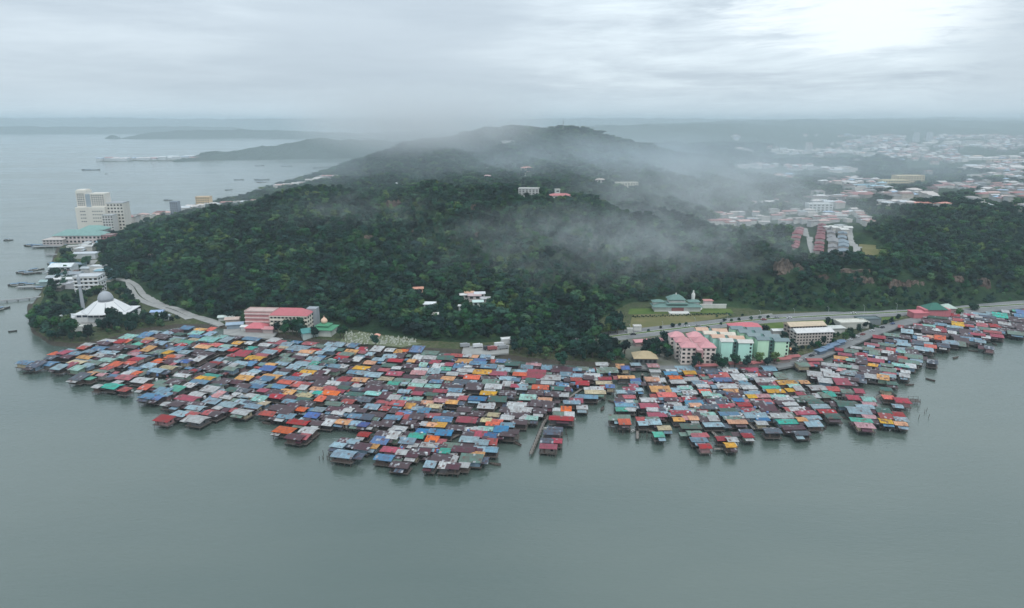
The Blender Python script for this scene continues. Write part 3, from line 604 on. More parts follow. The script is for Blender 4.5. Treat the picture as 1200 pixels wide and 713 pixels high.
def roof_shape(mb, W, D, z, mat, style, seed, rng, M=None):
    """closed thin roof over a W x D plan with its eaves at z"""
    ov = 0.75; a, b = W / 2 + ov, D / 2 + ov; th = 0.14
    rise = min(1.3, b * 0.19); us = rng.random() * 80
    if style == 'mono':
        r = b * 0.13
        top = [(-a, -b, z), (a, -b, z), (a, b, z + 2 * r), (-a, b, z + 2 * r)]
        vs = top + [(x, y, q - th) for x, y, q in top]
        fs = [(0, 1, 2, 3), (7, 6, 5, 4), (0, 4, 5, 1), (1, 5, 6, 2), (2, 6, 7, 3), (3, 7, 4, 0)]
        uv = [[(us, 0), (us + 2 * a, 0), (us + 2 * a, 2 * b), (us, 2 * b)]] + [None] * 5
        mb.add(vs, fs, mat, M, uv, seed); return z + 2 * r
    e = min(a * 0.85, b * 0.9) if style == 'hip' else 0.0
    top = [(-a, -b, z), (a, -b, z), (a, b, z), (-a, b, z), (-a + e, 0, z + rise), (a - e, 0, z + rise)]
    vs = top + [(x, y, q - th) for x, y, q in top]
    sl = math.hypot(b, rise)
    fs = [(0, 1, 5, 4), (2, 3, 4, 5), (1, 2, 5), (3, 0, 4)] if style == 'hip' else [(0, 1, 5, 4), (2, 3, 4, 5)]
    uv = [[(us, 0), (us + 2 * a, 0), (us + 2 * a - e, sl), (us + e, sl)], [(us + 40, 0), (us + 40 + 2 * a, 0), (us + 40 + 2 * a - e, sl), (us + 40 + e, sl)]]
    if style == 'hip': uv += [[(us, 0), (us + 2 * b, 0), (us + b, sl)]] * 2
    n = len(fs)
    fs = fs + [tuple(6 + i for i in reversed(f)) for f in fs]
    fs += [(0, 6, 7, 1), (2, 8, 9, 3)]
    if style == 'hip': fs += [(1, 7, 8, 2), (3, 9, 6, 0)]
    else: fs += [(1, 7, 11, 5), (5, 11, 8, 2), (3, 9, 10, 4), (4, 10, 6, 0)]
    uv = uv + [None] * (len(fs) - n)
    mb.add(vs, fs, mat, M, uv, seed); return z + rise

def house_pieces(h, detail):
    """dict of part name -> list of MB, in the house's own frame (water level at z 0)"""
    r = h.rng; W, D = h.W, h.D; parts = {}
    dk = 1.5 + r.uniform(0, 0.5); wh = r.uniform(2.2, 2.8); ev = dk + wh
    wm = wall_mat(r.choice([0, 0, 0, 2, 2, 2, 8, 8, 8, 9, 9, 1, 3, 4, 5, 6, 7]))
    if h.c == 'k': wm = wall_mat(r.choice([0, 2, 8, 1]))
    style = r.choice(['gable'] * 6 + ['hip', 'hip', 'mono']) if W > D * 1.05 else r.choice(['gable', 'mono', 'hip'])
    m = MB(); m.box((0, 0, dk - 0.12), (W + 1.5, D + 1.6, 0.24), wood()); parts['deck'] = [m]
    m = MB(); m.box((0, 0, dk + 0.003 + (wh - 0.02) / 2), (W - 0.5, D - 0.5, wh - 0.02), wm)
    if style == 'gable':
        rise = min(1.3, (D / 2 + .75) * 0.19) * 0.80
        for sx in (-1, 1):
            x = sx * (W / 2 - 0.26)
            vs = [(x, -D / 2 + .3, ev - 0.02), (x, D / 2 - .3, ev - 0.02), (x, 0, ev + rise - 0.1), (x - sx * .2, -D / 2 + .3, ev - 0.02), (x - sx * .2, D / 2 - .3, ev - 0.02), (x - sx * .2, 0, ev + rise - 0.1)]
            m.add(vs, [(0, 1, 2), (5, 4, 3), (0, 3, 4, 1), (1, 4, 5, 2), (2, 5, 3, 0)], wm)
    parts['wall'] = [m]
    m = MB(); roof_shape(m, W, D, ev + 0.10, roof_mat(h.c), style, h.seed, r); parts['roof'] = [m]
    # lean-to roofs, porches, patches in other colours
    if r.random() < 0.55:
        m = MB(); c2 = r.choice('kkkwwsglDb'); w2 = W * r.uniform(0.35, 0.75); d2 = r.uniform(1.4, 2.4)
        x = r.uniform(-1, 1) * (W - w2) / 2; sd = -1 if r.random() < 0.7 else 1
        M = Matrix.Translation((x, sd * (D / 2 + 0.35 + d2 / 2), 0)) @ Matrix.Rotation(0 if sd < 0 else math.pi, 4, 'Z')
        roof_shape(m, w2, d2, ev - 0.75, roof_mat(c2), 'mono', r.random(), r, M); parts['porch_roof'] = [m]
    elif r.random() < 0.5:
        m = MB(); c2 = r.choice('kkwsgDr'); w2 = r.uniform(2.2, 4.0); sd = r.choice((-1, 1))
        M = Matrix.Translation((sd * (W / 2 + 0.45 + w2 / 2), r.uniform(-.6, .6), 0))
        roof_shape(m, w2, D * r.uniform(.5, .8), ev - 0.75, roof_mat(c2), 'mono', r.random(), r, M); parts['side_roof'] = [m]
    if detail:
        st = []
        nx = 4 if W > 9 else 3
        for i in range(nx):
            for j in (-1, 1):
                m = MB(); x = -W / 2 + W * i / (nx - 1)
                m.bar((x + r.uniform(-.1, .1), j * (D / 2 + .4), -1.0), (x, j * (D / 2 + .4), dk - 0.24), 0.15, wood()); st.append(m)
        parts['stilt'] = st
        wn = []
        n = max(2, int(W / 3.2))
        dr = r.randrange(n)
        for i in range(n):
            x = -W / 2 + W * (i + .5) / n
            m = MB()
            if i == dr:
                m.box((x, -D / 2 + 0.235, dk + 1.02), (0.95, 0.06, 2.0), painted('door_boards', (92, 70, 58), .4)); parts['door'] = [m]; continue
            m.box((x, -D / 2 + 0.235, dk + 1.55), (1.25, 0.06, 1.05), glass_dark()); wn.append(m)
        for sx in (-1, 1):
            m = MB(); m.box((sx * (W / 2 - .235), 0, dk + 1.55), (0.06, 1.2, 1.0), glass_dark()); wn.append(m)
        parts['window'] = wn
        if r.random() < 0.7:
            m = MB(); x0, x1, y = -W / 2 - .6, W / 2 + .6, -D / 2 - .7
            m.bar((x0, y, dk + 0.9), (x1, y, dk + 0.9), 0.05, wood())
            k = max(3, int(W / 1.6))
            for i in range(k + 1):
                x = x0 + (x1 - x0) * i / k; m.bar((x, y, dk), (x, y, dk + 0.95), 0.05, wood())
            parts['railing'] = [m]
    else:
        st = []
        for i in range(3):
            for j in (-1, 1):
                m = MB(); x = -W / 2 + W * i / 2
                m.bar((x, j * (D / 2 + .4), -1.0), (x, j * (D / 2 + .4), dk - 0.24), 0.15, wood()); st.append(m)
        parts['stilt'] = st
    return parts

def zone(px, py):
    if px < 110: return 'western tip of village'
    if px < 215 and py > 425: return 'western piers'
    if px < 300 and py < 425: return 'below the mosque wood'
    if px < 400 and py < 440: return 'below the red-roofed school'
    if px < 420: return 'bay side of main village'
    if px < 620 and py < 445: return 'landward main village'
    if px < 520 and py > 495: return 'southern point'
    if px < 620: return 'middle of main village'
    if px < 690 and py > 480: return 'detached channel pier'
    if px < 722: return 'west of the channel'
    if px < 752: return 'pier in the channel'
    if px < 850: return 'below the pink flats'
    if px < 950: return 'below the mint flats'
    if px < 1062 and py > 446: return 'eastern seaward cluster'
    return 'eastern shore strip'

def build_village():
    hs, nd = read_houses()
    order = sorted(range(len(hs)), key=lambda i: -hs[i].area)
    single = set(order[:298])
    # neighbours
    for i, h in enumerate(hs):
        c, s = math.cos(h.th), math.sin(h.th)
        best = {}
        for j, o in enumerate(hs):
            if j == i: continue
            d = o.p - h.p
            if abs(d.x) > 26 or abs(d.y) > 26: continue
            u, v = d.x * c + d.y * s, -d.x * s + d.y * c
            k = None
            if abs(u) < (h.W + o.W) * .45 and abs(v) < 19: k = 'front' if v < 0 else 'back'
            elif abs(v) < (h.D + o.D) * .5 and abs(u) < 24: k = 'left' if u < 0 else 'right'
            if k:
                q = math.hypot(u, v)
                if k not in best or q < best[k][0]: best[k] = (q, o.c)
        h.nb = {k: CNAME[v[1]] for k, v in best.items()}
        h.edge = 'front' not in h.nb or ('left' not in h.nb and 'right' not in h.nb)
    # labels
    def forms(h):
        z = zone(h.px, h.py); c = CNAME[h.c]; f, b, l, r = (h.nb.get(k) for k in ('front', 'back', 'left', 'right'))
        sea = f is None and (h.p.y < 470 or h.px > 900)
        size = 'long ' if h.W > 14 else ('small ' if h.W < 7.5 else '')
        out = [f'{size}{c} roof stilt house, {z}' + (', facing open water' if sea else '')]
        if f and b: out.append(f'{size}{c} roof stilt house, {f} roof in front, {b} roof behind, {z}')
        if l and r: out.append(f'{size}{c} roof stilt house between {l} and {r} roofs, {z}')
        if f: out.append(f'{size}{c} roof stilt house, {f} roof in front, {z}')
        if b: out.append(f'{size}{c} roof stilt house, {b} roof behind, {z}')
        if f and l: out.append(f'{size}{c} roof house, {f} roof in front, {l} roof to its left, {z}')
        if f and r: out.append(f'{size}{c} roof house, {f} roof in front, {r} roof to its right, {z}')
        if b and l: out.append(f'{size}{c} roof house, {b} roof behind, {l} roof to its left, {z}')
        if b and r: out.append(f'{size}{c} roof house, {b} roof behind, {r} roof to its right, {z}')
        return [x for x in out if len(x.replace('-', ' ').split()) <= 16]
    cnt = {}
    for h in hs:
        h.forms = forms(h)
        for f in set(h.forms): cnt[f] = cnt.get(f, 0) + 1
    ordn = ['first', 'second', 'third', 'fourth', 'fifth', 'sixth', 'seventh', 'eighth', 'ninth', 'tenth', 'eleventh', 'twelfth', 'thirteenth', 'fourteenth', 'fifteenth', 'sixteenth', 'seventeenth', 'eighteenth', 'nineteenth', 'twentieth']
    zg = {}
    for i in sorted(single, key=lambda i: hs[i].px): zg.setdefault((zone(hs[i].px, hs[i].py), hs[i].c), []).append(i)
    for i in single:
        h = hs[i]; u = [f for f in h.forms if cnt[f] == 1]
        if u: h.label = u[0]
        else:
            g = zg[(zone(h.px, h.py), h.c)]; k = g.index(i)
            h.label = f'{ordn[min(k, 19)]} {CNAME[h.c]} roof stilt house from the left, {zone(h.px, h.py)}' + ('' if k < 20 else ' end')
    rest = MB()
    for i, h in enumerate(hs):
        zj = h.rng.uniform(-0.35, 0.35)
        if i in single:
            root = thing('stilt_house', h.label, 'house', (h.p.x, h.p.y, zj), h.th, 'stilt houses of the water village')
            for nm, lst in house_pieces(h, h.edge).items():
                for m in lst: m.build(nm, root)
        else:
            M = Matrix.Translation((h.p.x, h.p.y, zj)) @ Matrix.Rotation(h.th, 4, 'Z')
            for nm, lst in house_pieces(h, False).items():
                for m in lst:
                    for k, fc in enumerate(m.f): pass
                    b = len(rest.v)
                    rest.v += [tuple(M @ Vector(q)) for q in m.v]
                    for fc, mi, uv, sd in zip(m.f, m.m, m.uv, m.seed):
                        rest.f.append(tuple(b + j for j in fc)); rest.m.append(rest.mi(m.mats[mi])); rest.uv.append(uv); rest.seed.append(sd)
    rng = random.Random(77); n = 0
    wh, bl, gy = painted('tank_white', (200, 204, 206), .2, .8), painted('tank_blue', (60, 110, 170), .2, .8), painted('cloth_red', (150, 60, 64), .3, .8)
    while n < 1700:
        poly = rng.choice((0, 0, 0, 1, 1, 2)); pl = FILL[poly]
        px, py = rng.uniform(min(q[0] for q in pl), max(q[0] for q in pl)), rng.uniform(min(q[1] for q in pl), max(q[1] for q in pl))
        if not inpoly(px, py, pl) or any(abs(px - cx) < 4.5 and abs(py - cy) < 1.8 for cx, cy in CANPTS): continue
        n += 1; p = at(px, py, 4.0); th = rot_at(px, py); z = rng.uniform(2.6, 4.4)
        M = Matrix.Translation((p.x, p.y, 0)) @ Matrix.Rotation(th + rng.uniform(-.1, .1), 4, 'Z')
        k = rng.random()
        if k < .62:
            W, D = rng.uniform(1.6, 4.2), rng.uniform(1.4, 3.2)
            roof_shape(rest, W, D, z, roof_mat(rng.choice('kkkkwwDsglbr')), rng.choice(('mono', 'gable')), rng.random(), rng, M)
            rest.box((0, 0, z / 2 + .2), (W * .8, D * .8, z - .6), wall_mat(rng.choice((0, 2, 8, 9))), M)
        elif k < .85:
            rest.box((0, 0, 1.6), (rng.uniform(1.5, 4), rng.uniform(1, 2.5), .2), wood(), M); rest.box((0, 0, z - .5), (rng.uniform(.5, 1.6), .08, rng.uniform(.5, 1.0)), rng.choice((wh, wh, bl, gy)), M)
        else: rest.lathe([(.7, z - .5), (.75, z), (.7, z + 1.1), (.2, z + 1.3)], 8, rng.choice((wh, bl, wh)), M)
    rest.has_uv = True
    tag(rest.build('stilt_houses'), kind='stuff', label='crowded tin-roofed stilt houses filling the middle of the water village', cat='houses')
    print('houses', len(hs), 'read', nd)
    return hs

# ------------------------------------------------------------------ over the water: walkways, stakes, boats
def walkway(pts, label, width=1.6, rails=False, z=1.55, conc=False):
    pts = [at(a, b, z) for a, b in pts]
    root = thing('plank_walkway', label, 'walkway', (pts[0].x, pts[0].y, 0), 0, 'plank walkways between the stilt houses')
    o = Vector((pts[0].x, pts[0].y, 0)); mat = painted('walkway_concrete', (150, 150, 145), .3, .6) if conc else painted('walkway_planks', (128, 120, 112), 0.4, 1.2, 0.85, 0.5)
    d = MB(); ps = MB(); k = 0
    for p, q in zip(pts, pts[1:]):
        p = p - o; q = q - o; L = (q - p).length; t = (q - p).normalized(); nrm = Vector((-t.y, t.x, 0)); w = nrm * width / 2
        vs = [p - w, q - w, q + w, p + w]; vs += [v - Vector((0, 0, .2)) for v in vs]
        d.add(vs, [(0, 1, 2, 3), (7, 6, 5, 4), (0, 4, 5, 1), (1, 5, 6, 2), (2, 6, 7, 3), (3, 7, 4, 0)], mat)
        n = max(2, int(L / 3.0))
        for i in range(n + 1):
            c = p.lerp(q, i / n)
            for s in (-1, 1):
                b = c + nrm * s * (width / 2 - .1)
                ps.bar((b.x, b.y, -1), (b.x, b.y, z + (1.0 if rails else -0.2)), 0.12, wood())
            if rails and i:
                c0 = p.lerp(q, (i - 1) / n)
                for s in (-1, 1): ps.bar(c0 + nrm * s * (width / 2 - .1) + Vector((0, 0, .95)), c + nrm * s * (width / 2 - .1) + Vector((0, 0, .95)), 0.06, wood())
    d.build('deck', root); ps.build('support_frame', root)

def build_over_water():
    for pts, lb in [([(622, 532), (628, 518), (637, 496), (643, 487)], 'bare plank walkway running out beside the detached red-roofed pier'),
                    ([(747, 514), (747, 490), (748, 468), (752, 450), (753, 438)], 'long straight plank walkway along the middle pier of the channel'),
                    ([(853, 526), (842, 513), (829, 500), (822, 490)], 'plank walkway running out past the red and orange end houses'),
                    ([(884, 503), (877, 495), (870, 488)], 'short plank walkway to the grey house with red wall'),
                    ([(747, 503), (758, 504), (768, 506)], 'short plank walkway reaching the turquoise hut'),
                    ([(836, 526), (853, 526), (862, 525)], 'cross walkway joining the two houses at the pier end'),
                    ([(1000, 480), (1012, 474), (1026, 467), (1034, 462)], 'plank walkway between the eastern seaward houses'),
                    ([(712, 428), (716, 422), (720, 416)], 'grey concrete walkway leading from the wood down to the channel')]:
        walkway(pts, lb, rails=True)
    names = ['western tip', 'western piers', 'turquoise roofed pier end', 'blue roofed pier', 'mosque wood side', 'school side', 'long mustard roof', 'central lane', 'dark central gap', 'landward gap', 'channel side', 'middle pier', 'peach roof gap', 'white roof gap', 'mustard roof lane', 'salmon roof lane', 'mint roof lane', 'red roof lane']
    for cl, nm in zip(CANALS, names):
        walkway(cl, 'narrow boardwalk threading between roofs, ' + nm, 1.4)
    # bare frame of an unfinished house in the eastern cluster
    c = at(963, 462, 1.0); root = thing('unfinished_house', 'bare grey frame of posts and beams without a roof, eastern cluster', 'pier frame', (c.x, c.y, 0), math.radians(-12))
    w = painted('bleached_wood', (170, 172, 172), .3, 1.0)
    for i in range(9):
        for j in range(3):
            m = MB(); m.bar(((i - 4) * 2.6, (j - 1) * 4.5, -1), ((i - 4) * 2.6, (j - 1) * 4.5, 2.6), 0.14, w); m.build('post', root)
    for j in range(3):
        m = MB(); m.box((0, (j - 1) * 4.5, 2.0), (21.5, .18, .2), w); m.build('beam', root)
    for i in range(9):
        m = MB(); m.box(((i - 4) * 2.6, 0, 2.2), (.18, 9.5, .18), w); m.build('beam', root)
    for (px, py, lb) in [(1071, 471, 'small open fishing platform on stilts off the crimson house'), (1092, 423, 'small roofless jetty platform at the eastern strip end')]:
        c = at(px, py, 1.0); root = thing('fishing_platform', lb, 'platform', (c.x, c.y, 0), -.2)
        m = MB(); m.box((0, 0, 1.7), (6, 4.5, .25), wood()); m.build('deck', root)
        for x in (-2.7, 0, 2.7):
            for y in (-2, 2):
                m = MB(); m.bar((x, y, -1), (x, y, 3.6), .12, wood()); m.build('post', root)
        for y in (-2, 2):
            m = MB(); m.bar((-2.9, y, 3.5), (2.9, y, 3.5), .08, wood()); m.build('beam', root)
    # bare stakes standing in the water
    rng = random.Random(3); me = None
    for (x0, y0, x1, y1, n, lb) in [(374, 534, 392, 541, 14, 'bare thin stake in the water west of the southern point'), (716, 505, 740, 513, 16, 'bare stake in the water before the orange-roofed channel house'),
                                    (750, 508, 768, 515, 9, 'bare stake under the walkway to the turquoise hut'), (662, 505, 668, 520, 6, 'bare stake beside the detached channel pier'), (640, 530, 652, 538, 7, 'bare stake seaward of the detached channel pier'),
                                    (1090, 480, 1072, 492, 5, 'bare stake off the eastern cluster')]:
        for i in range(n):
            p = at(x0 + (x1 - x0) * rng.random(), y0 + (y1 - y0) * rng.random(), 0)
            if me is None:
                m = MB(); m.bar((0, 0, -1.5), (0.15, 0, 2.6), .13, wood(), n=6); o = m.build('mooring_stake'); me = o.data; o.location = p
            else: o = link('mooring_stake', me, None, p)
            o.rotation_euler = (rng.uniform(-.12, .12), rng.uniform(-.12, .12), rng.uniform(0, 6)); o.scale.z = rng.uniform(.6, 1.2)
            tag(o, lb, 'stake', lb)

def boat(px, py, L, label, hull, rz, cabin=False, group=None, Y=None):
    p = at(px, py, 0); root = thing('wooden_boat', label, 'boat', p, rz, group)
    m = MB(); n = 9; vs = []; hm = painted('hull_%d_%d_%d' % hull, hull, .2, .8, .5); B = L * 0.14
    for i in range(n):
        u = i / (n - 1) * 2 - 1; w = B * (1 - max(0, u) ** 2.4 * .96) * (1 - max(0, -u) ** 4 * .35); sh = 0.35 * u * u * L * .12
        for (fy, z) in ((1, .7 + sh), (.72, -.3), (-.72, -.3), (-1, .7 + sh), (-.85, .62 + sh), (.85, .62 + sh)):
            pass
        vs += [(u * L / 2, w, .75 + sh), (u * L / 2 * .94, w * .6, -.35), (u * L / 2 * .94, -w * .6, -.35), (u * L / 2, -w, .75 + sh), (u * L / 2 * .97, -w * .82, .35), (u * L / 2 * .97, w * .82, .35)]
    fs = []
    for i in range(n - 1):
        for k in range(6):
            a, b = i * 6 + k, i * 6 + (k + 1) % 6; fs.append((a, a + 6, b + 6, b))
    fs += [(0, 1, 2, 3, 4, 5), tuple((n - 1) * 6 + k for k in (5, 4, 3, 2, 1, 0))]
    m.add(vs, fs, hm); m.build('hull', root)
    if cabin:
        cm = painted('cabin_white', (205, 205, 200), .2, .6)
        m = MB(); m.box((-L * .15, 0, 1.3), (L * .4, B * 1.35, 1.9), cm, taper=.95); m.build('cabin', root)
        m = MB(); m.box((-L * .15, 0, 2.36), (L * .46, B * 1.6, .2), painted('cabin_roof', (90, 130, 160), .3, .6)); m.build('cabin_roof', root)
        for s in (-1, 1):
            m = MB(); m.box((-L * .15, s * B * .675, 1.7), (L * .3, .06, .5), glass_dark()); m.build('window', root)
        m = MB(); m.bar((L * .1, 0, .6), (L * .1, 0, 4.8), .08, wood()); m.build('mast', root)
    else:
        for x in (-.22, .08):
            m = MB(); m.box((x * L, 0, .55), (.35, B * 1.6, .08), wood()); m.build('bench', root)
    return root

def build_boats():
    W_, Bl, Dk, Gr, Rd = (205, 208, 205), (70, 110, 160), (70, 66, 64), (70, 120, 110), (160, 70, 66)
    for px, py, L, lb, h, rz in [(700.5, 470.5, 6, 'small white boat beside the cream-roofed channel houses', W_, .6), (114, 446, 8, 'pale boat moored at the turquoise roofed western pier', W_, .5), (32, 438, 5, 'tiny dark canoe drifting off the western tip', Dk, .2),
            (869, 517, 6, 'white boat behind the mustard-roofed end hut', W_, -.3), (967, 502, 5, 'tiny dark canoe off the eastern lanes', Dk, .9), (744, 505, 6, 'white skiff at the end of the channel walkway', W_, .7),
            (668, 493, 7, 'white boat tied at the long crimson-roofed house', W_, .3), (610, 506, 5, 'dark canoe off the blue sheds', Dk, .2), (193, 460, 6, 'grey boat between the western piers', (150, 155, 155), .4), (1042, 503, 5, 'pale skiff seaward of the tan house', W_, 1.2),
            (1034, 494, 5, 'white skiff beside the peach-roofed house', W_, 1.4), (152, 460, 5, 'pale skiff at the red hut of the western piers', W_, 1.0), (15, 389, 6, 'dark canoe off the wooded headland', Dk, .5), (640, 503, 5, 'white skiff on the detached pier walkway side', W_, .1)]:
        boat(px, py, L, lb, h, rz)
    for px, py, L, lb, h, rz in [(39, 288.5, 22, 'dark fishing boat at the outer end of the harbour quay', Dk, .1), (48, 289, 24, 'blue fishing boat at the harbour quay', Bl, .05), (57, 289.5, 22, 'green-hulled fishing boat at the harbour quay', Gr, .1), (66, 289, 24, 'white fishing boat beside the harbour sheds', W_, 0), (77, 289, 20, 'blue and white boat under the market hall', Bl, .1), (88, 288.5, 20, 'small grey boat under the market hall', (130, 135, 140), .1),
            (96, 293, 26, 'round-topped blue boat below the hotel', (60, 90, 170), .2), (29, 320, 16, 'dark boat at the tip of the middle jetty', Dk, .4), (37, 321, 18, 'brown boat on the middle jetty', (110, 90, 76), .5), (43, 317, 16, 'masted boat on the middle jetty', (96, 92, 90), .9),
            (21, 335, 18, 'dark boat at the tip of the lower jetty', Dk, .1), (30, 334, 20, 'grey boat along the lower jetty', (110, 116, 118), .1), (39, 335, 18, 'green boat along the lower jetty', Gr, .1), (50, 339, 16, 'brown boat behind the lower jetty', (100, 84, 74), .1), (74, 297, 12, 'small masted boat before the harbour trees', Gr, .8), (61, 310, 10, 'tiny dark boat off the harbour trees', Dk, .2),
            (107, 199.5, 60, 'dark cargo barge far out on the bay, off the spit', Dk, .1), (197, 235, 18, 'lone dark boat off the grey tower block', Dk, .1), (280, 211, 28, 'dark fishing boat anchored mid bay', Dk, .3), (307, 211, 44, 'larger dark ship anchored mid bay', Dk, .1), (307, 214, 30, 'low pale barge beside the anchored ship', (150, 150, 150), 0), (268, 223, 18, 'tiny boat mid bay south of the ships', Dk, .4),
            (373, 197, 36, 'brown boat near the inner bay shore', (110, 96, 90), .2), (386, 196.5, 30, 'grey boat near the inner bay shore', (120, 120, 120), .1), (336, 195, 44, 'long raft boat off the headland', Dk, 0), (304, 194.5, 36, 'dark raft boat off the headland', Dk, .1), (10, 282, 12, 'tiny dark boat far out west', Dk, .3), (125, 204, 12, 'tiny pale boat north of the hotel', W_, .3), (3, 363, 14, 'dark boat beside the long jetty', Dk, 1.2)]:
        boat(px, py, L, lb, h, rz, cabin=True)
    # jetties
    for (pts, lb, w) in [([(-12, 353.5), (14, 351), (40, 348.5), (62, 345.5)], 'long low jetty on piles reaching left from the mosque headland', 4.5),
                         ([(20, 336), (46, 335.5), (66, 335)], 'lower harbour jetty lined with dark boats', 6), ([(30, 320), (44, 318.5), (60, 317.5), (72, 317)], 'middle harbour jetty with an open frame', 3.5),
                         ([(38, 289), (60, 288.5), (96, 288)], 'quay apron in front of the harbour market hall', 9), ([(54, 298), (66, 298), (80, 298)], 'low pier before the harbour trees', 5), ([(313, 218), (322, 218.6), (333, 219)], 'thin dark pier at the coastal town', 8)]:
        ps = [at(a, b, 2.0) for a, b in pts]; root = thing('jetty', lb, 'jetty', (ps[0].x, ps[0].y, 0)); o = Vector((ps[0].x, ps[0].y, 0))
        d = MB(); cm = painted('jetty_concrete', (142, 146, 146), .3, .5)
        for p, q in zip(ps, ps[1:]):
            p = p - o; q = q - o; t = (q - p).normalized(); wv = Vector((-t.y, t.x, 0)) * w / 2
            vs = [p - wv, q - wv, q + wv, p + wv]; vs += [v - Vector((0, 0, .6)) for v in vs]
            d.add(vs, [(0, 1, 2, 3), (7, 6, 5, 4), (0, 4, 5, 1), (1, 5, 6, 2), (2, 6, 7, 3), (3, 7, 4, 0)], cm)
        d.build('deck', root)
        tot = MB()
        for p, q in zip(ps, ps[1:]):
            p = p - o; q = q - o; n = max(2, int((q - p).length / 9)); t = (q - p).normalized(); wv = Vector((-t.y, t.x, 0)) * (w / 2 - .4)
            for i in range(n):
                c = p.lerp(q, (i + .5) / n)
                for s in (-1, 1):
                    m = MB(); m.bar((c.x + wv.x * s, c.y + wv.y * s, -2), (c.x + wv.x * s, c.y + wv.y * s, 1.45), .35, cm, n=6); m.build('pile', root)

# ------------------------------------------------------------------ trees
def crown_mesh(seed, kind='broad', leaves=150):
    r = random.Random(seed); vs, fs = [], []
    lobes = []
    nl = r.randint(5, 8)
    for i in range(nl):
        a = r.uniform(0, 2 * math.pi); d = r.uniform(0.6, 2.6) * (1.0 if kind == 'broad' else .75)
        lobes.append((Vector((d * math.cos(a), d * math.sin(a), r.uniform(4.2, 8.2) + (1.6 - d) * .7)), r.uniform(1.5, 2.5)))
    lobes.append((Vector((0, 0, 6.2)), 2.7))
    # an uneven inner mass per lobe
    for c, R in lobes:
        b = len(vs); n, k = 7, 4
        for j in range(k + 1):
            th = math.pi * j / k
            for i in range(n):
                ph = 2 * math.pi * (i + .5 * (j % 2)) / n; q = R * .80 * r.uniform(.78, 1.1)
                vs.append(c + Vector((math.sin(th) * math.cos(ph), math.sin(th) * math.sin(ph), math.cos(th) * .82)) * q)
        for j in range(k):
            for i in range(n):
                i2 = (i + 1) % n; fs.append((b + j * n + i, b + (j + 1) * n + i, b + (j + 1) * n + i2, b + j * n + i2))
    # leaf sprays
    for q in range(leaves):
        c, R = r.choice(lobes)
        d = Vector((r.gauss(0, 1), r.gauss(0, 1), r.gauss(0.35, .9))).normalized()
        p = c + Vector((d.x, d.y, d.z * .85)) * R * r.uniform(.82, 1.16)
        nrm = (d + Vector((r.gauss(0, .5), r.gauss(0, .5), r.gauss(.2, .5)))).normalized()
        u = nrm.orthogonal().normalized(); u = Matrix.Rotation(r.uniform(0, 6.28), 3, nrm) @ u; w = nrm.cross(u)
        s = r.uniform(.45, .95)
        b = len(vs)
        vs += [p + u * s, p + w * s * .55, p - u * s * .9, p - w * s * .6]; fs.append((b, b + 1, b + 2, b + 3))
    return [tuple(v) for v in vs], fs

def leaf_mat(name, inst):
    t = NT(name)
    rnd = t.n('ShaderNodeAttribute', attribute_type='INSTANCER', attribute_name='tint').outputs['Fac'] if inst else t.objrand()
    p = t.pos(); n1 = t.noise(p, 0.018, 4, 0.6); n2 = t.noise(p, 0.9, 3, 0.6)
    x = t.math('ADD', t.math('MULTIPLY', rnd, 0.74), t.math('MULTIPLY_ADD', n1, 1.25, -0.50))
    col = t.ramp(x, [(0.08, (0.003, 0.014, 0.014)), (0.34, (0.007, 0.028, 0.024)), (0.58, (0.016, 0.052, 0.036)), (0.80, (0.038, 0.090, 0.048)), (0.97, (0.080, 0.135, 0.055))])
    r2 = t.math('FRACT', t.math('MULTIPLY', rnd, 37.7))
    hs = t.n('ShaderNodeHueSaturation', inp={'Color': col, 'Hue': t.math('MULTIPLY_ADD', r2, 0.09, 0.445), 'Saturation': t.math('MULTIPLY_ADD', r2, -0.35, 1.32), 'Value': t.math('MULTIPLY_ADD', t.math('FRACT', t.math('MULTIPLY', rnd, 11.3)), 0.9, 0.78)})
    col = t.mix(t.ramp(n2, [(0.35, 0.5), (0.65, 0.0)]), hs.outputs[0], (0.005, 0.015, 0.011))
    b = t.bsdf(col, 0.75, 0.18)
    return t.m

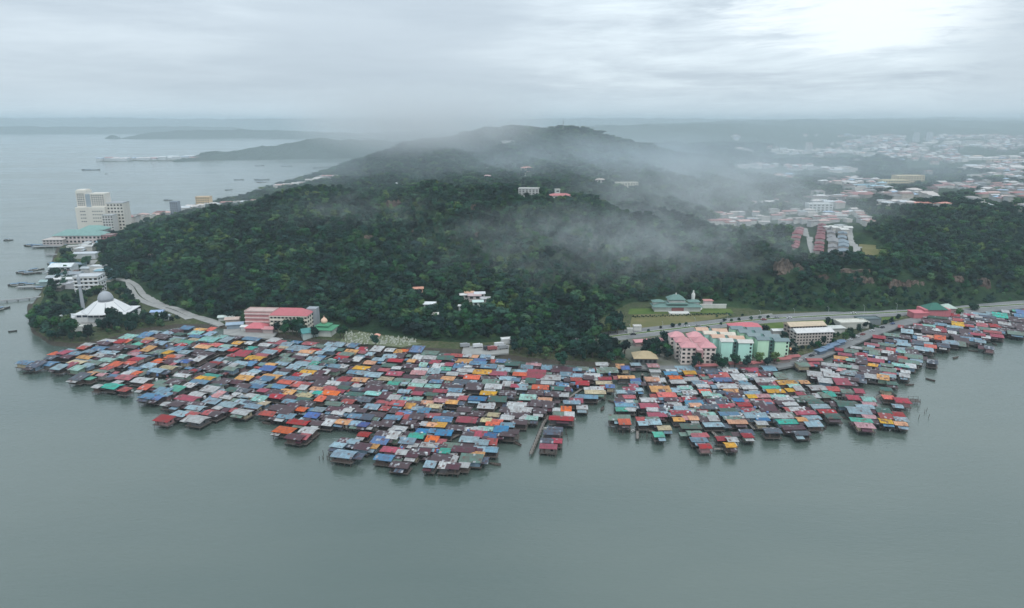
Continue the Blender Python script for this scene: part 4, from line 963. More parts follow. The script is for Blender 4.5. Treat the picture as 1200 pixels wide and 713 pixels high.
COAST_TREES = [[(14, 386), (24, 372), (40, 362), (55, 355), (72, 351), (84, 352), (82, 372), (84, 390), (98, 394), (125, 388), (100, 400), (75, 404), (42, 402), (26, 394)],
               [(120, 390), (118, 380), (136, 371), (160, 366), (176, 370), (205, 372), (232, 377), (240, 382), (200, 383), (165, 387), (135, 393)],
               [(598, 419), (600, 404), (640, 396), (690, 394), (724, 401), (738, 412), (724, 424), (690, 427), (640, 423)],
               [(598, 399), (650, 388), (725, 378), (735, 386), (690, 392), (640, 394), (600, 402)],
               [(65, 356), (90, 340), (118, 336), (122, 343), (100, 352), (78, 366)], [(128, 336), (148, 334), (154, 348), (168, 362), (160, 366), (146, 352)],
               [(236, 388), (262, 378), (290, 384), (292, 390), (262, 388), (248, 392)], [(318, 396), (330, 386), (368, 386), (372, 396), (345, 399)],
               [(455, 410), (460, 403), (500, 404), (520, 412), (500, 413), (470, 410)], [(500, 408), (540, 404), (556, 408), (540, 412)],
               [(760, 432), (752, 418), (762, 402), (780, 404), (788, 420), (800, 430)], [(824, 430), (826, 418), (836, 416), (872, 424), (905, 422), (905, 428), (860, 431)],
               [(905, 418), (908, 392), (918, 388), (938, 408), (930, 412), (928, 424)], [(928, 412), (938, 402), (972, 400), (990, 404), (965, 418), (940, 420)], [(968, 404), (972, 392), (1006, 384), (1010, 396), (990, 404)],
               [(700, 426), (704, 418), (716, 420), (716, 427)], [(728, 440), (726, 428), (752, 428), (768, 436), (760, 440)], [(1010, 382), (1030, 376), (1072, 370), (1076, 374), (1040, 384)],
               [(963, 384), (968, 376), (982, 377), (982, 386)], [(120, 388), (136, 382), (150, 384), (130, 392)], [(60, 312), (72, 304), (106, 306), (104, 313), (76, 316)]]
SINGLE_TREES = [(335, 392), (348, 390), (326, 388), (399, 392), (403, 394), (440, 405), (655, 428), (660, 427), (760, 412), (770, 408), (779, 403), (765, 418), (813, 432), (818, 428), (846, 433), (849, 428), (838, 425), (861, 428), (876, 430), (888, 425), (899, 428), (907, 424), (842, 400), (838, 404), (895, 395), (1160, 356), (1122, 366), (1140, 360), (62, 372), (66, 378), (84, 381), (148, 363), (158, 362), (150, 366), (92, 366), (110, 368)]
CLEAR = [[(836, 264), (838, 256), (900, 250), (990, 242), (1018, 252), (1014, 276), (1038, 290), (1036, 304), (1012, 305), (1004, 300), (926, 298), (926, 270)],
         [(905, 188), (905, 172), (1025, 172), (1025, 186)], [(1060, 200), (1060, 172), (1200, 170), (1200, 200)], [(1030, 214), (1080, 208), (1080, 216), (1030, 222)],
         [(1024, 244), (1070, 228), (1100, 220), (1150, 212), (1155, 222), (1105, 232), (1050, 246)], [(1140, 232), (1200, 224), (1200, 240), (1150, 240)],
         [(738, 372), (738, 352), (852, 354), (870, 362), (860, 372), (800, 380), (740, 386)], [(400, 404), (406, 384), (440, 382), (485, 396), (494, 404), (455, 404)],
         [(602, 213), (628, 200), (632, 206), (612, 214)], [(608, 233), (630, 232), (630, 226), (608, 226)], [(642, 238), (672, 238), (672, 230), (642, 230)], [(718, 222), (750, 222), (750, 214), (718, 214)],
         [(538, 362), (548, 346), (572, 346), (578, 356), (560, 364)], [(498, 366), (510, 366), (510, 356), (498, 356)], [(118, 336), (160, 326), (190, 356), (262, 380), (258, 388), (215, 372), (160, 362), (150, 346)],
         [(660, 394), (730, 378), (735, 388), (700, 396)], [(90, 330), (100, 312), (112, 318), (108, 336)], [(280, 392), (285, 366), (372, 368), (398, 384), (392, 398), (330, 386)],
         [(858, 204), (858, 192), (1012, 200), (1010, 210), (900, 208)], [(840, 262), (905, 262), (900, 270), (840, 268)]]
ROCKS = [(920, 313, 22, 16, 'tall reddish rock face bare of trees above the pink flats'), (938, 316, 9, 9, 'small pale rock face beside the tall reddish one'), (966, 325, 11, 6, 'pale rock scar above the green slope'), (1013, 329, 24, 8, 'broad cream rock ledge above the green slope'),
         (1062, 332, 44, 7, 'long low brown rock ledge above the green slope'), (1152, 332, 18, 10, 'reddish rock face toward the eastern end of the ridge'), (1122, 327, 16, 8, 'dark brown rock face right of the long ledge'),
         (1000, 318, 40, 5, 'dark rock band just below the plateau edge'), (556, 244, 10, 8, 'reddish rock face just under the summit'), (461, 239, 22, 9, 'pale pinkish rock scar high on the left of the summit'), (432, 278, 10, 5, 'pinkish rock scar in the upper left forest'),
         (559, 277, 10, 7, 'small tan rock scar mid slope'), (690, 295, 5, 7, 'small pinkish rock scar in the mist'), (178, 301, 8, 9, 'reddish rock scar at the western end of the ridge'), (485, 273, 5, 9, 'narrow grey rock scar mid slope')]

TOWN = []
def build_trees():
    rng = random.Random(11)
    proto = [crown_mesh(s, 'broad' if s % 2 else 'tall') for s in range(6)]
    rock_spots = []
    for px, py, w, h, lb in ROCKS:
        p = hit(px, py + h * .4); rock_spots.append((p, w / pscale(p.y, p.z) * .36))
    pts = []; grid = {}
    for tx, ty, tr in TOWN: grid.setdefault((int(tx // 60), int(ty // 60)), []).append((tx, ty, tr))
    def built(x, y):
        for gx in (-1, 0, 1):
            for gy in (-1, 0, 1):
                for tx, ty, tr in grid.get((int(x // 60) + gx, int(y // 60) + gy), ()):
                    if abs(x - tx) < tr + 3 and -tr * 2.2 - 4 < y - ty < tr: return True
        return False
    def bad(px, py): return any(inpoly(px, py, c) for c in CLEAR)
    Y = 400.0
    while Y < 3900:
        s = max(5.4 + 2.4 * min(1.0, max(0.0, (Y - 500) / 130.0)), Y * 0.0088)
        X = -0.80 * Y
        while X < 0.98 * Y:
            x = X + rng.uniform(-.45, .45) * s; y = Y + rng.uniform(-.45, .45) * s; X += s
            K = knots(x / y); hb = hbase(x / y, y, K)
            if hb < 1.6: continue
            z = height(x, y); px, py = proj(x, y, z)
            if py > 440 or px < -60 or px > 1330: continue
            near = False
            if y < K[4][0] + 1.5 or hb < 3.0:
                near = any(inpoly(px, py - 4.5, c) for c in COAST_TREES)
                if not near: continue
            elif bad(px, py): continue
            if y > 900 and built(x, y): continue
            if any((q - Vector((x, y, z))).length < r + 2.5 or (abs(x - q.x) < r and -14 < y - q.y < 0) for q, r in rock_spots if abs(q.y - y) < 60): continue
            if z > 3 and y < 1000 and 860 < px and rng.random() < .08: continue
            sc = max(1.08, s / 6.8) * (rng.uniform(.55, 1.10) if rng.random() < .74 else rng.uniform(1.15, 1.55) if rng.random() < .93 else rng.uniform(1.7, 2.1)) * (.84 if near else 1.0)
            if 860 < px and y < K[5][0]: sc *= .62      # scrub on the lower cliff slope
            pts.append((x, y, z, sc, near))
        Y += s * 0.92
    for px, py in SINGLE_TREES:
        p = at(px, py + 3.5, 2.3); pts.append((p.x, p.y, 2.3, rng.uniform(.85, 1.25), True))
    # the 300 nearest stand as trees of their own
    idx = sorted(range(len(pts)), key=lambda i: pts[i][1] - (60 if pts[i][4] else 0))
    own = set(idx[:300])
    lm = leaf_mat('tree_leaves', False); bark = painted('tree_bark', (92, 80, 68), .3, 1.5, .9)
    cm = []
    for v, f in proto:
        me = bpy.data.meshes.new('crown'); me.from_pydata(v, [], f); me.materials.append(lm); me.update(); cm.append(me)
    tm = MB(); tm.bar((0, 0, -1), (0.1, 0, 3.2), .32, bark, n=7); tm.bar((.1, 0, 3.0), (1.1, .5, 5.6), .17, bark, n=5); tm.bar((.1, 0, 3.0), (-.9, -.6, 5.6), .17, bark, n=5)
    o = tm.build('trunk'); trunk = o.data; bpy.data.objects.remove(o)
    ZN = [((0, 115), 'leafy tree in the wood on the mosque headland'), ((115, 262), 'dark leafy tree between the mosque road and village roofs'), ((262, 400), 'dark round tree beside the red-roofed school'), ((400, 560), 'low tree along the foot of the graveyard'),
          ((560, 745), 'leafy tree in the shore wood beside the channel'), ((745, 830), 'dark tree around the pink flats'), ((830, 930), 'tree at the foot of the mint green flats'), ((930, 1012), 'tree around the long white apartment block'), ((1012, 1400), 'tree beside the coast road at the eastern shore')]
    for i in sorted(own):
        x, y, z, sc, near = pts[i]; px, py = proj(x, y, z)
        lb = next((l for (a, b), l in ZN if a <= px < b), ZN[0][1])
        if not near: lb = ('forest tree at the foot of the hill, ' + ('west of the school' if px < 300 else 'above the graveyard' if px < 600 else 'above the shore wood' if px < 745 else 'above the highway'))
        t = thing('broadleaf_tree', lb, 'tree', (x, y, z - .2), rng.uniform(0, 6.28), lb)
        t.scale = (sc * rng.uniform(.9, 1.1), sc * rng.uniform(.9, 1.1), sc * rng.uniform(.85, 1.15))
        link('crown', cm[rng.randrange(6)], t); link('trunk', trunk, t)
    # everything else is forest: one object, its own crowns instanced over its own points
    fm = leaf_mat('forest_leaves', True)
    vs, fs, var = [], [], []
    for k, (v, f) in enumerate(proto):
        b = len(vs); vs += v; fs += [tuple(b + j for j in q) for q in f]; var += [k + 1] * len(v)
    far = [p for i, p in enumerate(pts) if i not in own]
    b = len(vs); vs += [(p[0], p[1], p[2] - 1.6 * min(p[3], 1.3) + rng.uniform(-2.6, 2.2)) for p in far]; var += [0] * len(far)
    me = bpy.data.meshes.new('forest'); me.from_pydata(vs, [], fs); me.materials.append(fm)
    n = len(vs)
    def attr(nm, ty, vals):
        a = me.attributes.new(nm, ty, 'POINT'); a.data.foreach_set('value' if ty != 'FLOAT_VECTOR' else 'vector', vals)
    attr('variant', 'INT', var)
    attr('pick', 'INT', [0] * b + [rng.randrange(6) for _ in far])
    attr('tint', 'FLOAT', [0.0] * b + [rng.random() for _ in far])
    attr('size', 'FLOAT_VECTOR', [1.0] * (3 * b) + [q for p in far for q in (p[3], p[3], min(p[3], 0.95 + 0.10 * p[3]))])
    attr('turn', 'FLOAT', [0.0] * b + [rng.uniform(0, 6.28) for _ in far])
    me.update()
    o = tag(link('forest', me), kind='stuff', label='dense dark green forest covering the hills and plateau behind the village')
    ng = bpy.data.node_groups.new('forest_points', 'GeometryNodeTree')
    ng.interface.new_socket('Geometry', in_out='INPUT', socket_type='NodeSocketGeometry'); ng.interface.new_socket('Geometry', in_out='OUTPUT', socket_type='NodeSocketGeometry')
    N = ng.nodes; L = ng.links
    gi = N.new('NodeGroupInput'); go = N.new('NodeGroupOutput')
    def named(nm, ty):
        a = N.new('GeometryNodeInputNamedAttribute'); a.data_type = ty; a.inputs[0].default_value = nm; return a.outputs[0]
    variant = named('variant', 'INT')
    def sep(k):
        c = N.new('FunctionNodeCompare'); c.data_type = 'INT'; c.operation = 'EQUAL'; L.new(variant, c.inputs[2]); c.inputs[3].default_value = k
        s = N.new('GeometryNodeSeparateGeometry'); s.domain = 'POINT'; L.new(gi.outputs[0], s.inputs[0]); L.new(c.outputs[0], s.inputs[1]); return s.outputs[0]
    geo = N.new('GeometryNodeGeometryToInstance')
    for k in range(6, 0, -1):
        L.new(sep(k), geo.inputs[0])
    p2 = N.new('GeometryNodeMeshToPoints'); L.new(sep(0), p2.inputs[0])
    iop = N.new('GeometryNodeInstanceOnPoints'); L.new(p2.outputs[0], iop.inputs['Points']); L.new(geo.outputs[0], iop.inputs['Instance'])
    iop.inputs['Pick Instance'].default_value = True; L.new(named('pick', 'INT'), iop.inputs['Instance Index'])
    cx = N.new('ShaderNodeCombineXYZ'); L.new(named('turn', 'FLOAT'), cx.inputs[2]); L.new(cx.outputs[0], iop.inputs['Rotation'])
    L.new(named('size', 'FLOAT_VECTOR'), iop.inputs['Scale'])
    L.new(iop.outputs[0], go.inputs[0])
    md = o.modifiers.new('points', 'NODES'); md.node_group = ng
    print('trees', len(pts))
    # bare rock
    rk = NT('bare_rock'); p = rk.pos()
    mp = rk.n('ShaderNodeMapping', inp={0: p, 3: (.5, .5, .12)}).outputs[0]; n1 = rk.noise(mp, 1.0, 6, .65); n0 = rk.noise(p, .02, 2)
    rk.bsdf(rk.mix(rk.ramp(n1, [(.35, 0), (.7, 1)]), rk.mix(rk.ramp(n0, [(.4, 0), (.6, 1)]), (.12, .072, .060), (.20, .155, .125)), (.05, .045, .04)), .95, .1, rk.bump(n1, 1.0, 1.2))
    for (px, py, w, h, lb), (c, r) in zip(ROCKS, rock_spots):
        s = pscale(c.y, c.z); wm, hm = w / s * .95, h / s * 1.1; m = MB(); n, k = 16, 9; vs, fs = [], []
        n, k = 26, 12
        for j in range(k):
            for i in range(n):
                u = i / (n - 1) * 2 - 1; v = j / (k - 1)
                q = Vector((px * 3.1 + u * wm * .16, v * hm * .22, py * 1.7)); nn = mnoise.fractal(q, .8, 2.1, 5)
                step = (math.floor(v * 5 + mnoise.noise(q * .6) * 1.2) / 5) * .65 + v * .35
                top = .72 + .42 * mnoise.noise(Vector((px + u * wm * .22, 3.3, py))) - .25 * abs(u) ** 6
                vs.append((u * wm * .5 + nn * 1.1, step * hm * .45 + nn * 2.4 - 1, -2 + (hm * max(.25, top) + 2) * v + nn * .7))
        for j in range(k - 1):
            for i in range(n - 1): q = j * n + i; fs.append((q, q + 1, q + n + 1, q + n))
        bb = len(vs)
        vs += [(x, y + 6, z - 1) for x, y, z in vs]; fs += [tuple(bb + t for t in reversed(f)) for f in list(fs)]
        for i in range(n - 1): fs.append((i + 1, i, bb + i, bb + i + 1)); q = (k - 1) * n + i; fs.append((q, q + 1, bb + q + 1, bb + q))
        for j in range(k - 1): q = j * n; fs.append((q, q + n, bb + q + n, bb + q)); q = j * n + n - 1; fs.append((q + n, q, bb + q, bb + q + n))
        m.add(vs, fs, rk.m); o = m.build('rock_face'); o.location = (c.x, c.y - 1, c.z - .5); tag(o, lb, 'rock face')

# ------------------------------------------------------------------ roads and open ground
def ribbon(name, pts, w, mat, z=2.7, kind='structure', hugging=False, lift=0.0):
    P3 = [hit(a, b) if hugging else at(a, b, z) for a, b in pts]
    fine = []
    for p, q in zip(P3, P3[1:]):
        n = max(1, int((q - p).length / 8))
        fine += [p.lerp(q, i / n) for i in range(n)]
    fine.append(P3[-1])
    for _ in range(6):
        fine = [fine[0]] + [(fine[i - 1] + fine[i] * 2 + fine[i + 1]) / 4 for i in range(1, len(fine) - 1)] + [fine[-1]]
    m = MB(); vs = []; L = 0; Ls = []
    for i, p in enumerate(fine):
        t = (fine[min(i + 1, len(fine) - 1)] - fine[max(i - 1, 0)]); t.z = 0; t.normalize(); nrm = Vector((-t.y, t.x, 0))
        zz_ = (height(p.x, p.y) + lift) if hugging else z + lift
        for s in (-1, 1): q = p + nrm * w / 2 * s; vs.append((q.x, q.y, zz_))
    b = len(vs); vs += [(x, y, q - 1.2) for x, y, q in vs]
    fs = []
    for i in range(len(fine) - 1):
        a = i * 2; fs += [(a, a + 2, a + 3, a + 1), (b + a + 1, b + a + 3, b + a + 2, b + a), (a, b + a, b + a + 2, a + 2), (a + 3, b + a + 3, b + a + 1, a + 1)]
    m.add(vs, fs, mat)
    o = m.build(name); tag(o, kind=kind); return fine

def sheet(name, poly, z, mat, kind='structure'):
    pts = [at(a, b, z) for a, b in poly]; m = MB(); n = len(pts)
    vs = [tuple(p) for p in pts] + [(p.x, p.y, p.z - 1) for p in pts]
    m.add(vs, [tuple(range(n))] + [((i + 1) % n, i, n + i, n + (i + 1) % n) for i in range(n)], mat)
    tag(m.build(name), kind=kind)

def ground_mat(name, a, b, sc=.08):
    t = NT(name); p = t.pos(); n1 = t.noise(p, sc, 5, .65); t.bsdf(t.mix(t.ramp(n1, [(.35, 0), (.65, 1)]), a, b), .95, .1); return t.m

HWY = [(672, 401), (700, 396.6), (725, 392.8), (760, 389), (800, 384.4), (842, 379.4), (882, 375), (927, 372), (976, 369.6), (1030, 367), (1077, 364.4), (1130, 361), (1200, 356.5), (1260, 353)]
def build_ground():
    asph = ground_mat('asphalt', (.17, .175, .18), (.225, .228, .225), .2); conc = ground_mat('concrete_ground', (.26, .26, .25), (.34, .34, .325), .15)
    lawn = ground_mat('lawn_grass', (.060, .115, .028), (.115, .150, .045)); dryl = ground_mat('dry_grass', (.10, .115, .045), (.19, .165, .085), .03); paint = painted('road_paint', (225, 225, 220), .1, .5)
    dirt = ground_mat('bare_earth', (.20, .15, .10), (.11, .10, .05))
    sheet('grass_field', [(738, 384), (741, 369), (800, 368), (858, 369), (838, 374), (800, 379.5), (760, 384.5), (742, 387)], 2.52, dryl)
    sheet('lawn', [(880, 384), (905, 379), (960, 376), (1000, 374.4), (1052, 371), (1058, 373), (1000, 379), (960, 382), (905, 388)], 2.515, lawn)
    sheet('temple_garden', [(736, 368.5), (738, 362), (800, 360.5), (856, 362), (860, 367.5), (800, 367)], 2.53, lawn)
    sheet('grass_bank', [(600, 402), (650, 393), (690, 390), (730, 386), (726, 391), (690, 397), (640, 400), (605, 404)], 2.535, lawn)
    sheet('estate_grounds', [(724, 412), (728, 398), (780, 392), (870, 387), (905, 390), (935, 400), (930, 420), (900, 429), (800, 430), (745, 428)], 2.505, ground_mat('estate_ground', (.10, .11, .075), (.17, .17, .15), .06))
    sheet('lorry_yard', [(541, 415), (543, 406), (597, 404), (596, 414), (570, 416)], 2.54, conc)
    sheet('mosque_forecourt', [(84, 376), (88, 366), (150, 368), (158, 373), (120, 380), (98, 386), (92, 384)], 2.545, conc)
    sheet('school_yard', [(262, 392), (262, 386), (300, 384), (326, 389), (318, 397), (296, 396)], 2.55, conc)
    sheet('grave_slope', [(398, 401), (404, 392), (430, 388), (470, 397), (494, 403), (470, 407), (430, 403)], 2.51, ground_mat('grave_grass', (.10, .13, .06), (.20, .21, .15), .5))
    ribbon('highway', HWY, 22, asph, 2.62)
    ribbon('highway_median', HWY, 2.6, lawn, 2.72)
    for o in (-2.3, 2.6):
        ribbon('lane_marking', [(a, b + o * .36) for a, b in HWY], .35, paint, 2.626)
    ribbon('highway_verge', [(a, b + 4.2) for a, b in HWY[1:10]], 7, lawn, 2.56)
    ribbon('field_path', [(744, 387.6), (775, 384), (800, 380.6), (812, 378), (826, 377), (850, 374), (905, 368)], 2.4, conc, 2.58)
    ribbon('coast_road', [(905, 429), (930, 425), (950, 420), (968, 412), (983, 406), (1002, 398), (1019, 390.6), (1036, 385), (1051, 379), (1070, 375.5), (1089, 372), (1117, 367.6), (1150, 363.5), (1200, 359), (1260, 355)], 11, asph, 2.60)
    ribbon('side_road', [(700, 396.6), (716, 399), (722, 404), (720, 412), (716, 420)], 6, conc, 2.59)
    ribbon('estate_road', [(742, 430), (800, 431.5), (860, 429.5), (905, 429)], 7, asph, 2.57)
    ribbon('mosque_road', [(122, 327.5), (140, 327), (156, 329), (164, 336), (170, 347), (182, 355), (202, 359.5), (222, 368), (242, 377), (262, 383)], 8.5, conc, 2.60, True and 'structure', True, .35)
    ribbon('slip_road', [(151, 331), (153, 340), (160, 351), (177, 358.5), (196, 363), (210, 368), (222, 375)], 6, conc, 2.60, 'structure', True, .42)
    ribbon('town_road', [(108, 306), (98, 316), (88, 325), (80, 334)], 13, conc, 2.60, 'structure', True, .5)
    ribbon('plateau_road', [(996, 272), (1000, 285), (1006, 303)], 9, conc, 2.6, 'structure', True, .5)
    ribbon('terrace_street', [(944, 268), (949, 282), (954, 298)], 7, conc, 2.6, 'structure', True, .4)
    ribbon('plateau_field', [(1020, 288), (1024, 296), (1030, 305)], 24, dryl, 2.6, 'structure', True, .7)
    ribbon('market_road', [(1028, 243), (1050, 238), (1066, 231), (1090, 222), (1120, 218)], 24, conc, 2.6, 'structure', True, 1.2)
    ribbon('hill_road', [(1146, 214), (1160, 221), (1180, 226), (1204, 231)], 14, asph, 2.6, 'structure', True, 1.0)

# ------------------------------------------------------------------ buildings on land
WINM = {}
def win_mesh(w, h, mat):
    k = (round(w, 2), round(h, 2), mat.name)
    if k not in WINM:
        m = MB(); m.box((0, 0, 0), (w, .12, h), mat); o = m.build('window'); WINM[k] = o.data; bpy.data.objects.remove(o)
    return WINM[k]

def roof_on(root, kind, W, D, z, mat, rise=None, ov=.8, name='roof', off=(0, 0)):
    m = MB(); a, b = W / 2 + ov, D / 2 + ov; rise = rise or min(W, D) * .18
    ox, oy = off
    if kind == 'flat':
        m.box((ox, oy, z + .25), (W + .5, D + .5, .5), mat)
        for sx in (-1, 1): m.box((ox + sx * (W / 2 + .1), oy, z + .8), (.3, D + .5, .6), mat)
        for sy in (-1, 1): m.box((ox, oy + sy * (D / 2 + .1), z + .802), (W - .1, .3, .596), mat)
    else:
        e = min(a, b) * .95 if kind == 'hip' else 0
        if W >= D: rd = [(-a + e, 0), (a - e, 0)]; base = [(-a, -b), (a, -b), (a, b), (-a, b)]; 
        else: rd = [(0, -b + e), (0, b - e)]; base = [(a, -b), (a, b), (-a, b), (-a, -b)]
        vs = [(x + ox, y + oy, z) for x, y in base] + [(x + ox, y + oy, z + rise) for x, y in rd]
        vs += [(x, y, q - .25) for x, y, q in vs[:4]]
        fs = [(0, 1, 5, 4), (2, 3, 4, 5), (1, 2, 5), (3, 0, 4), (9, 8, 7, 6), (0, 6, 7, 1), (1, 7, 8, 2), (2, 8, 9, 3), (3, 9, 6, 0)]
        m.add(vs, fs, mat)
    return m.build(name, root)

def wins(root, W, D, z0, z1, nx, nz, ny=0, mat=None, ww=None, wh=None, off=(0, 0), back=False):
    mat = mat or glass_dark(); fl = (z1 - z0) / nz; wh = wh or fl * .48
    faces = [('f', W, nx)] + ([('l', D, ny), ('r', D, ny)] if ny else [])
    for fc, L, n in faces:
        w = ww or L / n * .55
        me = win_mesh(min(w, L / n * .8), wh, mat)
        for i in range(n):
            for k in range(nz):
                u = -L / 2 + L * (i + .5) / n; z = z0 + fl * (k + .52)
                if fc == 'f': link('window', me, root, (u + off[0], -D / 2 + off[1], z))
                else: link('window', me, root, ((-1 if fc == 'l' else 1) * W / 2 + off[0], u + off[1], z), math.pi / 2)

def building(name, label, cat, p, rz, W, D, Ht, wall, roof=('flat', (180, 180, 178)), nx=0, nz=0, ny=0, group=None, rise=None, bands=None):
    root = thing(name, label, cat, p, math.radians(rz), group)
    wm = painted('wall_%d_%d_%d' % wall, wall, .18, .25, .8, .3); rm = painted('roofing_%d_%d_%d' % roof[1], roof[1], .25, .35, .7, .4)
    m = MB(); m.box((0, 0, Ht / 2 - 1), (W, D, Ht + 2), wm); m.build('wall', root)
    roof_on(root, roof[0], W, D, Ht, rm, rise)
    if nx: wins(root, W, D, .3, Ht - .2, nx, nz, ny)
    if bands:
        for k in range(bands):
            z = Ht * (k + 1) / bands - .45
            m = MB(); m.box((0, -D / 2 - .35, z), (W + .4, .7, .5), painted('ledge', (212, 206, 198), .1, .3)); m.build('ledge', root)
    return root

def block(root, x, y, W, D, Ht, wm, rm, kind, nx, nz, ny, rise=None):
    """one stair block of a flats building"""
    m = MB(); m.box((x, y, Ht / 2 - .5), (W, D, Ht + 1), wm); m.build('wall', root)
    roof_on(root, kind, W, D, Ht, rm, rise, .5, 'roof', (x, y))
    if nx: wins(root, W, D, .4, Ht - .2, nx, nz, ny, off=(x, y))

def build_landmarks():
    # ---- the white mosque
    p = at(127, 372, 3.0); r = thing('mosque', 'white mosque with grey dome over a spreading pyramid roof', 'mosque', p, math.radians(4))
    wh = painted('mosque_white', (214, 216, 216), .08, .2, .6, .15); gd = painted('dome_grey', (158, 164, 172), .1, .4, .5, .2); bl = painted('mosque_glass', (60, 74, 96), .1, .3, .3)
    r.scale = (.9, .9, .93)
    m = MB(); m.box((-2, 0, 1.6), (50, 30, 4.4), wh); m.build('podium', r)
    m = MB(); m.box((0, 0, 4.9), (43, 27, 2.2), bl); m.build('gallery', r)
    m = MB(); m.box((0, 0, 6.3), (46, 30, .6), wh); m.build('terrace_roof', r)
    m = MB(); m.lathe([(20.5, 6.6), (20.5, 7.2), (9.6, 15.0), (9.0, 15.2)], 8, wh, Matrix.Rotation(math.pi / 8, 4, 'Z')); pr = m.build('pyramid_roof', r)
    for i in range(8):
        a = math.pi / 8 + i * math.pi / 4; m = MB(); m.bar((20.4 * math.cos(a), 20.4 * math.sin(a), 7.3), (9.6 * math.cos(a), 9.6 * math.sin(a), 15.1), .22, gd); m.build('ridge_cap', pr)
    m = MB(); m.lathe([(6.2, 15.2), (6.2, 16.6)] + [(6.6 * math.cos(a), 16.6 + 7.4 * math.sin(a)) for a in [i * math.pi / 2 / 8 for i in range(8)]] + [(.15, 24.0), (.12, 26.2)], 24, gd); m.build('dome', r, smooth=True)
    m = MB(); m.box((-33, -3, .8), (16, 12, 3.6), wh); m.build('entrance_hall', r)
    m = MB(); m.box((-33, -3, 2.8), (18, 14, .5), painted('entrance_roof', (190, 196, 198), .1, .3)); m.build('entrance_roof', r)
    for i in range(9):
        m = MB(); m.box((-20 + i * 5, -15.3, 3.4), (.7, .7, 6.0), wh); m.build('column', r)
    p2 = at(98, 364, 3.0); r = thing('minaret', 'tall slim grey minaret with a balcony beside the mosque', 'minaret', p2)
    m = MB(); m.lathe([(1.6, -1), (1.3, 16), (1.2, 21)], 8, gd); m.build('shaft', r)
    m = MB(); m.lathe([(1.4, 21), (2.2, 22), (2.2, 22.8), (1.4, 22.9)], 12, wh); m.build('balcony', r)
    m = MB(); m.lathe([(1.3, 23.1), (1.2, 27), (1.7, 27.4), (.1, 32.5)], 8, gd); m.build('spire', r)
    # ---- white office behind, harbour town
    building('office_building', 'white four storey office block behind the mosque minaret', 'office', at(107, 341, 3), 8, 22, 16, 15, (214, 218, 220), ('flat', (196, 200, 204)), 5, 4, 3, bands=4)
    building('office_building', 'small white annex right of the white office block', 'office', at(117, 341, 3), 8, 9, 10, 10, (212, 214, 214), ('flat', (186, 190, 190)), 2, 3, 2)
    building('harbour_shed', 'pale roofed house above the office block', 'house', at(113, 327, 3), 5, 14, 10, 5, (190, 190, 184), ('hip', (176, 166, 160)))
    building('harbour_shed', 'white gabled house at the forest edge behind the office', 'house', at(123, 323, 3), -8, 13, 9, 5, (205, 200, 196), ('gable', (200, 186, 180)))
    for px, py, W, D, Ht, wc, rc, lb in [(76, 321, 22, 16, 9, (196, 206, 208), (206, 214, 216), 'white two storey shed at the head of the middle jetty'), (86, 316, 24, 12, 6, (130, 150, 160), (116, 140, 158), 'blue-grey shed under the harbour trees'), (72, 314, 18, 8, 5, (100, 150, 180), (70, 160, 200), 'bright blue roofed shed behind the white shed'),
                                         (78, 334, 26, 10, 6, (200, 204, 206), (214, 216, 216), 'long white building at the lower jetty'), (70, 330, 20, 10, 5, (150, 160, 166), (160, 170, 176), 'grey shed behind the lower jetty'), (86, 338, 24, 10, 5, (190, 190, 196), (196, 198, 204), 'pale lilac shed in front of the long white building'), (66, 341, 12, 8, 4, (120, 120, 118), (110, 108, 104), 'brown shed at the shore above the long jetty'),
                                         (88, 328, 14, 10, 7, (150, 156, 160), (140, 150, 158), 'dark sided shed beside the town road'), (58, 334, 14, 8, 4, (130, 150, 150), (140, 170, 170), 'mint roofed shed on the lower jetty'), (98, 302, 34, 14, 5, (200, 206, 210), (190, 198, 204), 'long pale terminal roof behind the harbour trees'), (90, 297, 20, 8, 4, (170, 176, 180), (180, 190, 196), 'small pale shed on the terminal shore')]:
        building('harbour_shed', lb, 'shed', at(px, py, 2.6), 6, W, D, Ht, wc, (('gable' if W < 23 else 'flat'), rc), 4 if Ht > 6 else 0, 2, 0)
    # market hall with the green roof
    r = building('market_hall', 'long pink-walled market hall with two pale green hipped roofs', 'market', at(97, 284, 2.6), 3, 62, 26, 11, (206, 190, 186), ('hip', (112, 156, 150)), 12, 2, 0, rise=6.5)
    building('market_hall', 'lower pale hall with layered roofs at the quay end', 'market', at(67, 286, 2.6), 3, 26, 18, 7, (190, 178, 174), ('hip', (188, 178, 172)), 6, 2, 0, rise=2.5)
    building('market_hall', 'green roofed hall wing directly before the hotel', 'market', at(113, 279, 2.6), 3, 34, 20, 13, (180, 176, 176), ('hip', (110, 158, 150)), 8, 3, 0, rise=5)
    building('town_block', 'red brick coloured block at the forest edge beside the market', 'building', at(127, 284, 3), 3, 20, 14, 10, (170, 110, 112), ('flat', (150, 120, 120)), 5, 2, 0)
    # hotel
    Yh = 1045.0
    def ph(px, Y=Yh): return Vector((xat(px, Y, 3), Y, 2.6))
    hw = (218, 212, 200)
    r = thing('hotel_tower', 'tall cream hotel tower stepped in two parts, tallest on the shore', 'hotel', ph(113.5), math.radians(4))
    wm = painted('hotel_cream', hw, .06, .1, .8, .15); gr = painted('hotel_grey', (150, 166, 178), .06, .2, .5, .1)
    sc = 1 / pscale(Yh, 25)
    m = MB(); m.box((0, 0, 17), (33 * sc, 22, 36), wm); m.build('podium_block', r)
    m = MB(); m.box((-9.6 * sc, 3, 47), (11.5 * sc, 18, 24), wm); m.build('tower_wing', r)
    m = MB(); m.box((8 * sc, 3, 45), (17 * sc, 18, 20), wm); m.build('tower_wing', r)
    m = MB(); m.box((-2.2 * sc, 1, 44.5), (5 * sc, 16, 19), gr); m.build('glass_spine', r)
